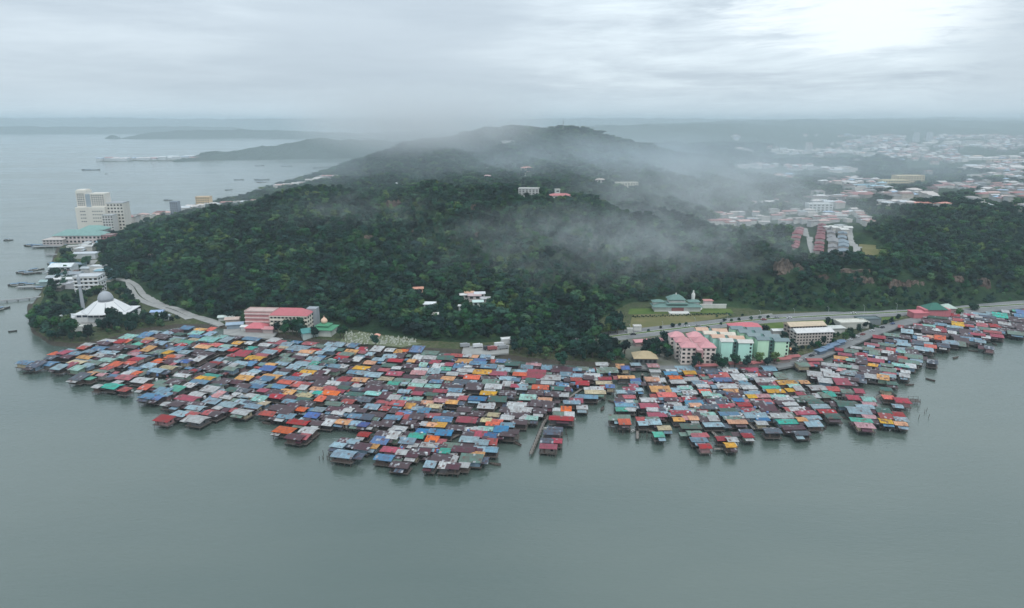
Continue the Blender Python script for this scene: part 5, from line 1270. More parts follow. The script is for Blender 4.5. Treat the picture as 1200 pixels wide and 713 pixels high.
    m = MB(); m.box((-9.6 * sc, 3, 59.8), (10 * sc, 14, 1.6), wm); m.build('roof_parapet', r)
    me = win_mesh(1.9, 1.5, painted('hotel_window', (92, 100, 108), .2, .3, .3))
    for k in range(7):
        for u in (-13.4, -11.4, -9.4, -7.2): link('window', me, r, (u * sc, -6.05, 38 + k * 2.7))
    for k in range(6):
        for u in (2.4, 4.8, 7.2, 9.6, 12, 14.4): link('window', me, r, (u * sc, -6.05, 38 + k * 2.8))
    for k in range(4):
        for u in (-10.5, -8.2, -6.2, 3, 5.5, 8, 10.5, 13): link('window', me, r, (u * sc, -11.05, 14 + k * 5.0))
    r = building('hotel_block', 'cream eight storey block attached right of the hotel tower', 'hotel', ph(140.5, Yh + 8), 4, 22 * sc, 22, 40, hw, ('flat', (170, 176, 182)), 6, 8, 0)
    building('hotel_block', 'lower cream podium between hotel tower and block', 'hotel', ph(131, Yh - 14), 4, 12 * sc, 14, 24, (206, 204, 200), ('flat', (180, 184, 188)), 4, 6, 0)
    building('tower_block', 'lone blue-grey tower block on the coast beyond the ridge', 'tower', ph(207, 1180), 3, 13, 12, 27, (128, 140, 158), ('flat', (120, 132, 150)), 4, 9, 0)
    building('tower_block', 'yellow stepped block with cream wing beyond the ridge', 'building', ph(240, 1330), 3, 26, 16, 20, (222, 180, 110), ('flat', (206, 170, 120)), 6, 5, 0)
    # ---- school
    p = at(343, 386, 2.6); r = thing('school_building', 'long cream four storey school with red hipped roof and striped wing', 'school', p, math.radians(-4))
    cw = painted('school_cream', (214, 206, 188), .08, .2, .8, .25); rr = painted('school_red', (188, 62, 76), .12, .4, .6, .25); pk = painted('school_pink', (196, 120, 118), .1, .3, .8, .3)
    block(r, 0, 0, 30, 13, 13, cw, rr, 'hip', 0, 0, 0, 4.5)
    for k in range(4):
        m = MB(); m.box((0, -6.9, 3.1 * k + 2.95), (30.4, .9, .7), cw); m.build('balcony', r)
    wins(r, 30, 13, .3, 12.7, 10, 4, 3)
    m = MB(); m.box((-26, 5, 6.5), (23, 11, 14), pk); m.build('wing', r)
    roof_on(r, 'flat', 23, 11, 13.5, painted('school_wing_roof', (190, 160, 152), .1, .3), off=(-26, 5), name='wing_roof')
    for k in range(4):
        m = MB(); m.box((-26, -.95, 3.2 * k + 2.6), (23.2, .9, .8), painted('school_stripe', (214, 196, 190), .1, .3)); m.build('balcony', r)
    m = MB(); m.box((14, 9, 7), (8, 7, 17), painted('school_grey', (150, 158, 166), .1, .3)); m.build('stair_tower', r)
    building('canteen', 'low open hall with bright red roof before the striped school wing', 'hall', at(302, 387.5, 2.6), -4, 15, 10, 3.4, (150, 110, 110), ('hip', (200, 56, 74)), 0, 0, 0, rise=3.2)
    building('canteen', 'small pinkish roofed hall right of the red school hall', 'hall', at(316, 389, 2.6), -4, 8, 7, 3.2, (180, 160, 156), ('gable', (200, 120, 124)))
    # ---- small green mosque
    p = at(381, 391, 2.6); r = thing('prayer_hall', 'small mosque with bright green roof and peach onion dome', 'mosque', p, math.radians(-8))
    gr = painted('bright_green', (24, 140, 92), .12, .5, .6, .3)
    m = MB(); m.box((0, 0, 2), (15, 13, 6), painted('prayer_wall', (196, 200, 190), .1, .3)); m.build('wall', r)
    roof_on(r, 'hip', 16, 14, 5.0, gr, 2.4, 1.0); roof_on(r, 'hip', 9, 8, 7.2, gr, 2.0, .6, 'upper_roof')
    m = MB(); m.lathe([(2.0, 8.6), (2.3, 9.4), (2.5, 10.4), (2.0, 11.6), (.9, 12.5), (.1, 13.6), (.06, 14.6)], 16, painted('dome_peach', (230, 178, 140), .1, .4)); m.build('dome', r, smooth=True)
    building('prayer_annex', 'teal gabled annex beside the small green mosque', 'hall', at(364, 393, 2.6), 28, 13, 9, 3.6, (170, 190, 186), ('gable', (44, 140, 138)), rise=2.6)
    building('road_house', 'pale roofed house at the road bend above the blue shack', 'house', at(266, 375, 2.6), 12, 12, 6, 3.2, (170, 176, 172), ('gable', (190, 206, 198)))
    building('road_house', 'tan house with salmon end among trees at the road bend', 'house', at(273, 379.5, 2.6), 10, 10, 7, 4.5, (196, 176, 158), ('gable', (186, 160, 146)))
    building('road_house', 'blue-grey shack in front of the tan house', 'house', at(276, 384, 2.6), 14, 12, 7, 3.4, (130, 150, 166), ('gable', (140, 168, 190)))
    building('road_house', 'small white house under trees left of the red school hall', 'house', at(288, 386.5, 2.6), -5, 5, 5, 3, (206, 208, 204), ('gable', (208, 212, 208)))
    building('mosque_lodge', 'white roofed lodge in the trees below the mosque', 'house', at(79, 386, 2.6), 10, 9, 7, 3.4, (212, 214, 212), ('hip', (216, 218, 216)))
    building('mosque_lodge', 'low white kiosk at the foot of the mosque lawn', 'house', at(96, 387, 2.6), 10, 8, 5, 2.8, (206, 208, 206), ('flat', (206, 206, 200)))
    building('road_house', 'small blue roofed house by the slip road right of the mosque', 'house', at(185, 369, 2.8), 8, 9, 6, 3.2, (170, 180, 190), ('gable', (130, 165, 210)))
    building('road_house', 'small pale house between slip road and forest', 'house', at(193, 374, 2.8), 8, 8, 6, 3, (190, 194, 194), ('gable', (176, 190, 200)))
    # ---- Chinese temple
    p = at(792, 363, 2.8); r = thing('temple', 'green tiled temple hall with stacked roofs and white side halls', 'temple', p, math.radians(0))
    r.scale = (.86, .86, .70); tg = painted('temple_green', (92, 132, 124), .1, .5, .6, .3); tw = painted('temple_white', (206, 206, 200), .1, .3); tr = painted('temple_red', (140, 64, 60), .1, .5)
    m = MB(); m.box((0, 0, 2.4), (46, 14, 6.8), tw); m.build('side_halls', r)
    m = MB(); m.box((0, -7.3, 2.2), (12, 1.2, 5), tr); m.build('portico', r)
    roof_on(r, 'hip', 48, 16, 5.8, tg, 3.0, 1.0, 'lower_roof')
    m = MB(); m.box((0, 2, 9), (16, 10, 5), tw); m.build('upper_hall', r)
    roof_on(r, 'hip', 19, 13, 9.0, tg, 2.2, 1.2, 'middle_roof', (0, 1)); m = MB(); m.box((0, 3, 12), (12, 8, 3), tw); m.build('upper_hall', r)
    roof_on(r, 'hip', 15, 11, 13.4, tg, 5.5, 1.4, 'roof', (0, 3))
    m = MB(); m.lathe([(.6, 18), (.8, 19), (.1, 21)], 8, tw, c=(0, 3, 0)); m.build('finial', r)
    for sx in (-1, 1):
        m = MB(); m.box((sx * 18, 3, 8), (10, 7, 4), tw); m.build('corner_hall', r); roof_on(r, 'hip', 11, 8, 10, tg, 2.2, .8, 'corner_roof', (sx * 18, 3))
    m = MB(); m.box((0, -13, .2), (20, 9, 1.6), tw); m.build('steps', r)
    p = at(828, 361, 2.8); r = thing('temple_wall', 'long white garden wall running right from the temple', 'wall', p)
    m = MB(); m.box((0, 0, .9), (34, 1.2, 4.2), tw); m.build('wall', r)
    m = MB(); m.box((0, 0, 3.15), (34.6, 1.6, .3), tw); m.build('coping', r)
    p = at(812.5, 362, 2.8); r = thing('white_statue', 'tall white standing statue on a mound right of the temple', 'statue', p)
    m = MB(); m.lathe([(9, -1), (7, 2), (4, 4), (1.8, 5)], 12, tw, c=(0, 3, 0)); m.build('mound', r)
    m = MB(); m.lathe([(1.7, 4.8), (1.5, 6), (1.5, 9), (1.7, 12), (1.2, 13.4), (.55, 13.9), (.75, 14.6), (.7, 15.3), (.1, 15.9)], 12, tw, c=(0, 3, 0)); m.build('figure', r, smooth=True)
    building('pavilion', 'small pink and white pavilion behind the temple garden wall', 'pavilion', at(829, 359.5, 2.8), 0, 7, 5, 6, (206, 190, 188), ('hip', (190, 110, 104)))
    building('gate_house', 'small white gate lodge at the field corner by the highway', 'lodge', at(746.5, 387, 2.7), 0, 6, 4, 3, (208, 206, 200), ('flat', (206, 204, 198)))
    building('gate_house', 'tiny white booth left of the gate lodge', 'booth', at(738, 390, 2.7), 0, 4, 3, 2.6, (204, 204, 200), ('flat', (200, 200, 196)))
    # ---- flats
    def flats(label, px, py, rz, cols, rows, bw, bd, gx, gy, Ht, wall, roofs, kind, nx, nz, ny, shear=0.0, rise=None):
        p = at(px, py, 2.6); r = thing('apartment_flats', label, 'flats', p, math.radians(rz), None)
        wm = painted('flats_%d_%d_%d' % wall, wall, .08, .2, .8, .3)
        for i in range(cols):
            for j in range(rows):
                rc = roofs[(i * rows + j) % len(roofs)]; rm = painted('flats_roof_%d_%d_%d' % rc, rc, .1, .4, .7, .35)
                fr = j == 0
                block(r, (i - (cols - 1) / 2) * gx + shear * j, j * gy, bw, bd, Ht + .02 * i, wm, rm, kind, nx if fr or shear else 0, nz, ny if (not shear or fr) else 0, rise)
        return r
    r = flats('four storey cream flats with pink hipped roofs in two rows', 816, 425, -2, 2, 3, 10.0, 8.2, 12.8, 11.6, 12.0, (222, 204, 192), [(204, 122, 128), (196, 116, 122), (208, 130, 136)], 'hip', 3, 4, 2, -1.6, 3.0)
    m = MB(); m.box((0, 6, 6), (4, 30, 11.4), painted('pink_stair', (190, 130, 130), .1, .4)); m.build('stair_core', r)
    def slab_flats(label, px, py, n, roofs, wall, rz, sx):
        p = at(px, py, 2.6); r = thing('apartment_flats', label, 'flats', p, math.radians(rz))
        wm = painted('flats_%d_%d_%d' % wall, wall, .06, .2, .8, .25); dk = painted('flats_recess', (70, 120, 112), .1, .4)
        for j in range(n):
            rc = roofs[j % len(roofs)]; rm = painted('flats_roof_%d_%d_%d' % rc, rc, .1, .4, .7, .4)
            x, y = -sx * j, j * 8.5
            m = MB(); m.box((x - 6.5, y, 6.6), (7.6, 7.6, 14.2), wm); m.build('wall', r)
            m = MB(); m.box((x - .7, y + .8, 6.4), (4.0, 6.6, 13.8), dk); m.build('stairwell', r)
            m = MB(); m.box((x + 6.0, y - .6, 6.3), (9.4, 7.2, 13.6), wm); m.build('wall', r)
            roof_on(r, 'gable', 8.4, 8.0, 13.75, rm, 1.3, .3, 'roof', (x - 6.5, y)); roof_on(r, 'gable', 10, 7.8, 13.15, rm, 1.3, .3, 'roof', (x + 6.0, y - .6))
            if j == 0:
                me = win_mesh(1.2, 1.5, glass_dark())
                for k in range(5):
                    link('window', me, r, (x + 9.4, y - 4.22, 1.6 + k * 2.6))
                    link('window', me, r, (x - .7, y - 2.55, 1.8 + k * 2.6))
                me2 = win_mesh(1.4, 1.5, glass_dark())
                for k in range(5):
                    for u in (-2, .8): link('window', me2, r, (x + 10.72, y + u, 1.6 + k * 2.6), math.pi / 2)
            else:
                me2 = win_mesh(1.4, 1.5, glass_dark())
                for k in range(5): link('window', me2, r, (x + 10.72, y - 2.4, 1.6 + k * 2.6), math.pi / 2)
        return r
    slab_flats('mint green flats with orange tiled roofs stepping back', 860, 421, 4, [(196, 194, 186), (196, 150, 118), (206, 192, 172), (200, 152, 118)], (170, 236, 216), -2, 3.6)
    slab_flats('pale green flats with grey roofs stepping back', 902, 419, 4, [(110, 132, 136), (120, 140, 142), (116, 136, 140), (108, 130, 136)], (186, 236, 196), -2, 3.6)
    building('sports_hall', 'open hall with broad red roof behind the flats', 'hall', at(872.5, 392, 2.6), 0, 23, 15, 6.5, (120, 84, 84), ('hip', (200, 54, 76)), 6, 1, 0, rise=3.2)
    building('apartment_block', 'long white four storey block with pale roof before the lawn', 'apartments', at(949.5, 401.5, 2.6), 7, 28, 10, 9.4, (196, 182, 172), ('gable', (208, 206, 204)), 12, 4, 2, rise=2.0)
    building('apartment_block', 'long beige block with tan segmented roof behind the white block', 'apartments', at(941.5, 393, 2.6), 7, 28, 10, 9.0, (166, 146, 134), ('gable', (196, 172, 138)), 12, 3, 2, rise=2.0)
    building('community_hall', 'wide low hall with tan hipped roof beside the shore wood', 'hall', at(755, 424, 2.6), -2, 15, 12, 4.4, (90, 96, 96), ('hip', (178, 154, 106)), 5, 1, 0, rise=3.4)
    building('row_house', 'long low pink roofed shed row left of the pink flats', 'shed', at(760, 403.5, 2.6), 10, 22, 6, 3, (170, 140, 136), ('gable', (206, 118, 124)))
    building('row_house', 'short pink roofed shed touching the pink flats', 'shed', at(783, 402, 2.6), 10, 12, 6, 3, (170, 140, 136), ('gable', (210, 130, 134)))
    building('shelter', 'long narrow orange roofed shelter slanting beside pale green flats', 'shelter', at(919.5, 411.5, 2.6), -48, 12, 3.4, 2.6, (150, 120, 90), ('gable', (232, 142, 60)))
    building('shelter', 'blue tarpaulin roofed shelter at the foot of pale green flats', 'shelter', at(911, 419, 2.6), -8, 7, 5, 2.6, (90, 110, 140), ('gable', (56, 122, 206)))
    building('yard_shed', 'white roofed shed with grey lorries left of the beige block', 'shed', at(911, 391, 2.6), 5, 9, 5, 3, (200, 200, 198), ('gable', (214, 216, 214)))
    building('yard_shed', 'wide pale warehouse behind the coast road trees', 'warehouse', at(997, 383, 2.6), 6, 24, 10, 4.2, (190, 190, 180), ('flat', (208, 206, 192)))
    building('yard_shed', 'grey sports court shelter right of the pale warehouse', 'warehouse', at(1016, 379, 2.6), 4, 18, 8, 4, (120, 130, 134), ('flat', (96, 116, 120)))
    building('yard_shed', 'pale house between white block and warehouse', 'house', at(979, 389, 2.6), 6, 11, 7, 4, (196, 196, 190), ('hip', (190, 194, 188)))
    # red roofed stall rows along the shore road
    for px, py, L, rz, lb in [(826, 432, 15, 2, 'low red roofed stall row under the pink flats'), (868, 429.5, 16, 2, 'low red roofed stall row under the mint flats'), (886, 428.5, 12, 4, 'low red roofed stall row under the pale green flats'), (914, 424.5, 13, 14, 'low red roofed stall row at the road junction'),
                              (928, 421.5, 9, 16, 'short red roofed stall row nearest the coast road'), (953.5, 425.5, 9, 0, 'red roofed kiosk beside the grey green hall at the water')]:
        building('stall_row', lb, 'stalls', at(px, py, 2.6), rz, L, 3.6, 2.5, (150, 130, 126), ('gable', (158, 58, 56)), rise=.8)
    # red and green gate building at the eastern shore
    p = at(1093, 370.5, 2.7); r = thing('gate_building', 'red walled community hall with dark green pyramid roof at the eastern shore', 'hall', p)
    m = MB(); m.box((0, 0, 3), (22, 12, 8), painted('red_wall', (190, 70, 84), .1, .5)); m.build('wall', r)
    roof_on(r, 'hip', 15, 12, 7.05, painted('deep_green', (16, 110, 92), .1, .5), 4.5, .8); m = MB(); m.box((-14, -2, 2), (12, 10, 5), painted('red_wall', (190, 70, 84))); m.build('side_hall', r)
    roof_on(r, 'hip', 12, 10, 4.55, painted('stall_red', (198, 66, 84), .1, .5), 1.5, .6, 'side_roof', (-14, -2))
    building('gate_house', 'pale hip roofed house right of the red and green hall', 'house', at(1108, 368, 2.7), 0, 11, 9, 6, (170, 130, 130), ('hip', (170, 190, 176)), rise=3)
    # blue canopies and cars along the coast road
    for px, py, L, lb in [(961, 414.3, 7, 'first'), (969, 411, 7, 'second'), (976, 407.6, 8, 'third'), (984, 404, 7, 'fourth')]:
        building('car_canopy', f'blue car canopy beside the coast road, {lb} from the junction', 'canopy', at(px, py, 2.6), 32, L, 4, 2.6, (90, 110, 130), ('gable', (84, 118, 150)), rise=.6, group='blue car canopies on the coast road')

def build_hill_houses():
    for px, py, W, D, Ht, wc, rk, rc, nx, nz, lb in [
        (620, 230, 24, 12, 8, (196, 196, 192), 'flat', (196, 196, 192), 6, 4, 'white low block among trees behind the summit'), (656, 234, 30, 14, 6, (210, 206, 200), 'hip', (186, 84, 86), 5, 1, 'white house with red roof right of the summit'), (653, 232, 7, 7, 12, (214, 214, 210), 'flat', (206, 206, 200), 1, 3, 'small white tower rising from the red roofed house'),
        (734, 220, 44, 16, 9, (206, 200, 176), 'flat', (196, 190, 172), 8, 2, 'long cream school block in the hazy valley'), (703, 216, 16, 12, 8, (210, 206, 200), 'hip', (200, 180, 170), 3, 2, 'small white house left of the long cream block'), (617, 202, 24, 14, 9, (206, 170, 150), 'hip', (200, 120, 100), 4, 2, 'orange roofed villa on the misty hill'), (612, 206, 14, 10, 6, (210, 206, 200), 'hip', (206, 200, 190), 3, 1, 'white house beside the orange villa'),
        (595, 171, 34, 20, 12, (214, 212, 208), 'flat', (206, 206, 204), 5, 3, 'white station building under the misty peak'), (571, 210, 14, 10, 6, (210, 190, 186), 'hip', (196, 150, 150), 2, 1, 'pale pink house far behind the summit'), (440, 222, 18, 10, 5, (210, 206, 200), 'gable', (206, 200, 200), 3, 1, 'pale roofed house just behind the ridge, left'),
        (468, 218, 14, 9, 5, (206, 206, 204), 'gable', (200, 204, 206), 3, 1, 'white roofed house just behind the ridge'), (626, 171, 10, 8, 6, (206, 206, 206), 'flat', (196, 196, 196), 2, 1, 'tiny white hut right of the misty station'),
        (556, 352, 10, 7, 4, (196, 180, 176), 'gable', (190, 160, 160), 2, 1, 'pinkish roofed hut in the hillside hamlet'), (562, 350, 8, 6, 4, (200, 196, 190), 'gable', (200, 204, 206), 2, 1, 'grey roofed hut at the top of the hillside hamlet'), (544, 351, 7, 6, 3.5, (200, 196, 190), 'gable', (214, 216, 214), 2, 1, 'white roofed hut left in the hillside hamlet'),
        (560, 359, 8, 6, 3.5, (196, 206, 200), 'gable', (186, 214, 206), 2, 1, 'mint roofed hut below the hillside hamlet'), (569, 355, 7, 6, 4, (190, 190, 186), 'gable', (170, 170, 172), 2, 1, 'grey hut right in the hillside hamlet'), (550, 348, 7, 5, 3.5, (200, 160, 120), 'gable', (206, 150, 110), 2, 1, 'tan roofed hut in the hillside hamlet'),
        (504, 362, 9, 7, 4, (210, 212, 214), 'gable', (216, 220, 222), 2, 1, 'bright white roofed house alone in the forest left'), (509, 373, 6, 5, 3.5, (206, 206, 200), 'gable', (206, 206, 196), 2, 1, 'small pale hut below the white forest house'), (490, 343, 8, 6, 3.5, (200, 150, 120), 'gable', (210, 130, 90), 2, 1, 'orange roofed hut high in the forest'), (519, 340, 8, 6, 3.5, (196, 200, 204), 'gable', (206, 212, 216), 2, 1, 'pale roofed hut high in the forest'),
        (593, 402.5, 7, 4, 3, (214, 214, 214), 'flat', (218, 218, 216), 0, 0, 'white site cabin at the end of the lorry yard'), (541, 365, 4, 4, 4.5, (206, 206, 206), 'gable', (206, 206, 206), 0, 0, 'tiny white shrine in the hillside clearing'),
        (885, 264, 14, 10, 5, (214, 210, 200), 'gable', (206, 200, 196), 3, 1, 'x')]:
        if lb == 'x': continue
        p = hit(px, py); building('hill_house', lb, 'house', p, random.Random(px).uniform(-15, 15), W, D, Ht, wc, (rk, rc), nx, nz, 0)
    # radio masts on the far peak
    st = painted('mast_steel', (150, 156, 160), .1, .3)
    for px, py, Hm, lb in [(633, 149, 56, 'tall lattice radio mast on the far peak'), (660, 153, 34, 'shorter lattice radio mast right of the peak')]:
        p = hit(px, py + 1.5); r = thing('radio_mast', lb, 'mast', p); b = 3.2
        for sx, sy in ((-1, -1), (1, -1), (1, 1), (-1, 1)):
            m = MB(); m.bar((sx * b, sy * b, -8), (sx * .5, sy * .5, Hm), .32, st); m.build('leg', r)
        m = MB()
        for k in range(9):
            z0, z1 = Hm * k / 9, Hm * (k + 1) / 9; w0, w1 = b - (b - .5) * z0 / Hm, b - (b - .5) * z1 / Hm
            for sx, sy, tx, ty in ((-1, -1, 1, -1), (1, -1, 1, 1), (1, 1, -1, 1), (-1, 1, -1, -1)): m.bar((sx * w0, sy * w0, z0), (tx * w1, ty * w1, z1), .16, st)
        m.build('bracing', r); m = MB(); m.bar((0, 0, Hm - 1), (0, 0, Hm + 9), .25, st); m.build('antenna', r)

def build_town():
    """settlements on the plateau and along the far coast; small in the picture, so a body and a roof each"""
    rng = random.Random(21); cache = {}
    def hs(px, py, W, D, Ht, wc, rc, rk, lb, rz, grp, name='town_house'):
        p = hit(px, py); k = (W, D, Ht, wc, rc, rk)
        r = thing(name, lb, 'building', (p.x, p.y, p.z - .3), rz, grp)
        if k not in cache:
            m = MB(); m.box((0, 0, Ht / 2 - 1), (W, D, Ht + 2), painted('wall_%d_%d_%d' % wc, wc, .18, .25, .8, .3)); a = m.build('wall', r)
            b = roof_on(r, rk, W, D, Ht, painted('roofing_%d_%d_%d' % rc, rc, .25, .35, .7, .4)); cache[k] = (a.data, b.data)
        else:
            link('wall', cache[k][0], r); link('roof', cache[k][1], r)
        TOWN.append((p.x, p.y, max(W, D) * .6))
    wcs = [(212, 208, 200), (206, 200, 194), (196, 196, 196)]
    pale = [(206, 200, 196), (196, 186, 180), (190, 196, 200)]; pink = [(176, 112, 108), (160, 98, 98), (196, 156, 148), (190, 186, 182), (150, 146, 144)]; mixed = pale + pink + [(140, 170, 196)]
    CL = [  # x0 y0 x1 y1 count W D H roofs label
        (902, 177, 1016, 182, 26, 34, 18, 9, pale, 'white roofed row house in the long far strip of town'), (1010, 176, 1072, 184, 16, 34, 20, 8, [(206, 170, 150)] + pale, 'pale building right of the long far strip'),
        (1078, 168, 1168, 174, 20, 44, 26, 11, pale, 'pale building in the farthest hazy town centre'), (1104, 186, 1200, 190, 22, 34, 20, 9, [(206, 180, 160)] + pale, 'cream building in the middle hazy town'),
        (1128, 197, 1200, 202, 14, 34, 22, 8, pale, 'grey white shed in the nearer hazy town'), (866, 195, 902, 198, 9, 24, 14, 7, pink, 'red roofed house in the left valley row'), (920, 195, 956, 200, 12, 22, 14, 7, pink, 'red roofed house in the central valley row'), (974, 198, 1000, 204, 8, 24, 15, 8, pale, 'white house on the central valley spur'),
        (990, 217, 1040, 224, 12, 20, 13, 7, pale + [(150, 190, 206)], 'small pale house in the valley right of the mist'), (878, 236, 920, 243, 8, 18, 12, 6, pink, 'scattered house in the mist above the terraces'), (950, 238, 985, 244, 6, 18, 12, 7, pale, 'white house in the misty clearing'),
        (1026, 240, 1070, 243, 12, 16, 11, 6, pale, 'white shop house along the bright market road'), (1066, 226, 1096, 234, 10, 18, 12, 7, pale, 'shop house on the upper market road'), (1098, 217, 1146, 223, 14, 20, 14, 7, pink, 'pink roofed house above the market road'),
        (1150, 228, 1200, 236, 18, 16, 11, 6, pink + mixed, 'pink roofed villa at the wooded right edge'), (1135, 234, 1156, 244, 8, 14, 10, 6, mixed, 'pale villa left of the pink villas'), (1186, 244, 1204, 250, 5, 15, 11, 6, pink, 'red villa at the lower right edge'), (1072, 240, 1112, 243, 5, 14, 10, 6, [(206, 120, 100)], 'orange roofed house under the market road'),
        (836, 252, 900, 264, 16, 11, 8, 5, mixed, 'house in the misty upper estate'), (905, 248, 1000, 264, 34, 11, 8, 5, mixed, 'small house in the upper plateau estate'), (1004, 252, 1018, 266, 8, 12, 10, 6, mixed, 'house in the short row right of the plateau road'),
        (970, 268, 994, 274, 9, 12, 9, 5, [(190, 196, 196), (206, 206, 200)], 'white house below the upper plateau estate'), (838, 262, 880, 266, 6, 16, 10, 5, pink, 'red roofed house left in the misty estate'), (1140, 206, 1170, 210, 6, 24, 14, 7, pink, 'red roofed row near the bend road'),
        (242, 243, 300, 240, 16, 15, 11, 7, pink + pale, 'pale town building behind the ridge, beyond the yellow block'), (150, 262, 200, 254, 20, 15, 12, 9, [(206, 160, 150), (190, 196, 206)] + pink, 'pinkish town block between hotel and grey tower'), (212, 251, 238, 247, 6, 18, 14, 9, pale, 'white town block right of the grey tower'),
        (326, 222, 352, 219, 12, 18, 12, 8, pale + pink, 'coastal town house at the thin dark pier'), (352, 218, 394, 208, 18, 20, 12, 8, pale + pink, 'coastal town house on the inner bay shore')]
    for x0, y0, x1, y1, n, W, D, Ht, rcs, lb in CL:
        for i in range(n):
            u = (i + rng.uniform(.2, .8)) / n; px = x0 + (x1 - x0) * u; py = y0 + (y1 - y0) * (u if y1 < y0 or abs(y1 - y0) > 7 and x1 - x0 < 45 else rng.random())
            wc = rng.choice(wcs); rc = rng.choice(rcs)
            k = rng.choice((.8, 1.0, 1.3))
            hs(px, py, W * k, D, Ht * rng.choice((.8, 1, 1.2)), wc, rc, rng.choice(('gable', 'hip', 'flat')), lb, rng.choice((0, .1, -.15, .25)), lb)
    # the red terraces: two long rows on the plateau, and the blue-grey row right of them
    for (ax, ay, bx, by, n, rc, lb) in [(937, 271, 930, 294, 13, (136, 66, 72), 'red roofed terrace house in the left of two rows'), (963, 267, 959, 297, 15, (130, 62, 70), 'red roofed terrace house in the longer right row'), (987, 276, 988, 298, 9, (118, 136, 148), 'blue-grey roofed terrace house beside the plateau road'), (974, 270, 976, 298, 10, (136, 136, 138), 'pale grey roofed terrace house between red row and blue row')]:
        a, b = hit(ax, ay), hit(bx, by)
        for i in range(n):
            p = a.lerp(b, i / (n - 1)); L = (b - a).length / (n - 1)
            ang = math.atan2((b - a).y, (b - a).x)
            px, py = proj(p.x, p.y, height(p.x, p.y))
            r = thing('terrace_house', lb, 'terrace house', (p.x, p.y, height(p.x, p.y) - .2), ang, lb)
            k = ('t', rc, round(L, 1))
            if k not in cache:
                m = MB(); m.box((0, 0, .9), (L * .97, 9.5, 5.4), painted('terrace_wall', (160, 154, 150), .2, .3)); a_ = m.build('wall', r); b_ = roof_on(r, 'gable', L * .97, 10.5, 3.6, painted('terrace_%d_%d_%d' % rc, rc, .3, .4), 1.5, .02); cache[k] = (a_.data, b_.data)
            else: link('wall', cache[k][0], r); link('roof', cache[k][1], r)
    for px, py, W, D, Ht, wc, lb in [(947, 180, 26, 20, 46, (206, 206, 206), 'white tower standing over the long far strip of town'), (1012, 168, 150, 50, 26, (200, 202, 202), 'wide white block far left of the hazy town centre'), (1041, 163, 110, 50, 20, (196, 200, 200), 'wide white hall at the far edge of town'), (1073, 166, 34, 30, 60, (190, 196, 200), 'left of two far pale towers'), (1088.5, 166, 30, 30, 64, (190, 196, 200), 'right of two far pale towers'),
                                 (1046, 219, 60, 20, 14, (214, 196, 150), 'large cream stepped block, left half'), (1063, 215, 66, 22, 17, (212, 190, 146), 'large cream stepped block, right half'), (1140, 170, 120, 40, 24, (204, 200, 196), 'broad white mall in the far town centre'), (1182, 192, 150, 24, 12, (206, 186, 170), 'long cream warehouse at the right edge'), (1180, 201, 110, 24, 10, (204, 206, 206), 'long white warehouse below the cream one'), (959, 248, 40, 14, 12, (210, 212, 210), 'white block in the misty clearing above the estate'), (1006, 222, 40, 14, 9, (150, 190, 206), 'pale blue roofed hall in the valley')]:
        p = hit(px, py); building('town_block', lb, 'building', p, 3, W, D, Ht, wc, ('flat', wc), min(10, int(W / 6)), max(1, min(8, int(Ht / 4))), 0)
    for x0, y0, x1, y1, n, lb in [(62, 340, 132, 318, 26, 'small pale shed in the crowded harbour front below the hill'), (84, 300, 128, 284, 16, 'small shed packed between the market hall and the forest edge')]:
        for i in range(n):
            px, py = rng.uniform(x0, x1), rng.uniform(y1, y0); p = at(px, py, 2.5)
            if hbase(p.x / p.y, p.y) < 1.5 or hbase(p.x / p.y, p.y) > 4: continue
            hs(px, py, rng.choice((8, 11, 15)), 8, rng.choice((3.5, 5, 7)), rng.choice(wcs), rng.choice([(206, 210, 212), (170, 180, 186), (130, 110, 104), (110, 160, 176), (190, 190, 186)]), rng.choice(('gable', 'hip', 'flat')), lb, rng.choice((0.1, .2, -.1)), lb, 'harbour_shed')
    # the rest of the town: nobody could count it
    big = MB()
    wl = [painted('wall_%d_%d_%d' % w, w, .18, .25, .8, .3) for w in wcs]; rl = [painted('roofing_%d_%d_%d' % c, c, .25, .35, .7, .4) for c in mixed + [(150, 120, 116), (214, 214, 212), (170, 176, 180)]]
    wl2 = [painted('town_wall_%d' % c[0], c, .2, .25, .8, .4) for c in ((168, 166, 162), (150, 146, 142), (184, 176, 166), (130, 132, 134))]
    rl += [painted('roofing_%d_%d_%d' % c, c, .25, .35, .7, .4) for c in ((120, 110, 108), (104, 84, 84), (130, 134, 136), (150, 96, 92))] * 2
    cnt = 0
    while cnt < 1800:
        px, py = rng.uniform(860, 1320), 160 + 92 * rng.random() ** 1.25
        v = mnoise.fractal(Vector((px / 46.0, py / 9.0, 5.5)), 1, 2, 3) + (px - 1040) / 620.0
        if py > 190: v -= .24
        if v < 0.10 or rng.random() > .25 + v * 1.3: continue
        if 1030 < px < 1200 and 236 < py < 300: continue
        p = hit(px, py); cnt += 1
        k = 1 + p.y / 3200.0; W, D, Ht = rng.uniform(7, 17) * k, rng.uniform(6, 11) * k, rng.uniform(4, 8) * k ** .6
        M = Matrix.Translation((p.x, p.y, p.z)) @ Matrix.Rotation(rng.choice((0, .1, -.2, .5, 1.4)), 4, 'Z')
        big.box((0, 0, Ht / 2 - 1.5), (W, D, Ht + 3), rng.choice(wl2), M)
        a, b, r_ = W / 2 + .6, D / 2 + .6, D * .2
        big.add([(-a, -b, Ht), (a, -b, Ht), (a, b, Ht), (-a, b, Ht), (-a + b * .6, 0, Ht + r_), (a - b * .6, 0, Ht + r_)], [(0, 1, 5, 4), (2, 3, 4, 5), (1, 2, 5), (3, 0, 4), (3, 2, 1, 0)], rng.choice(rl), M)
        TOWN.append((p.x, p.y, max(W, D) * .75))
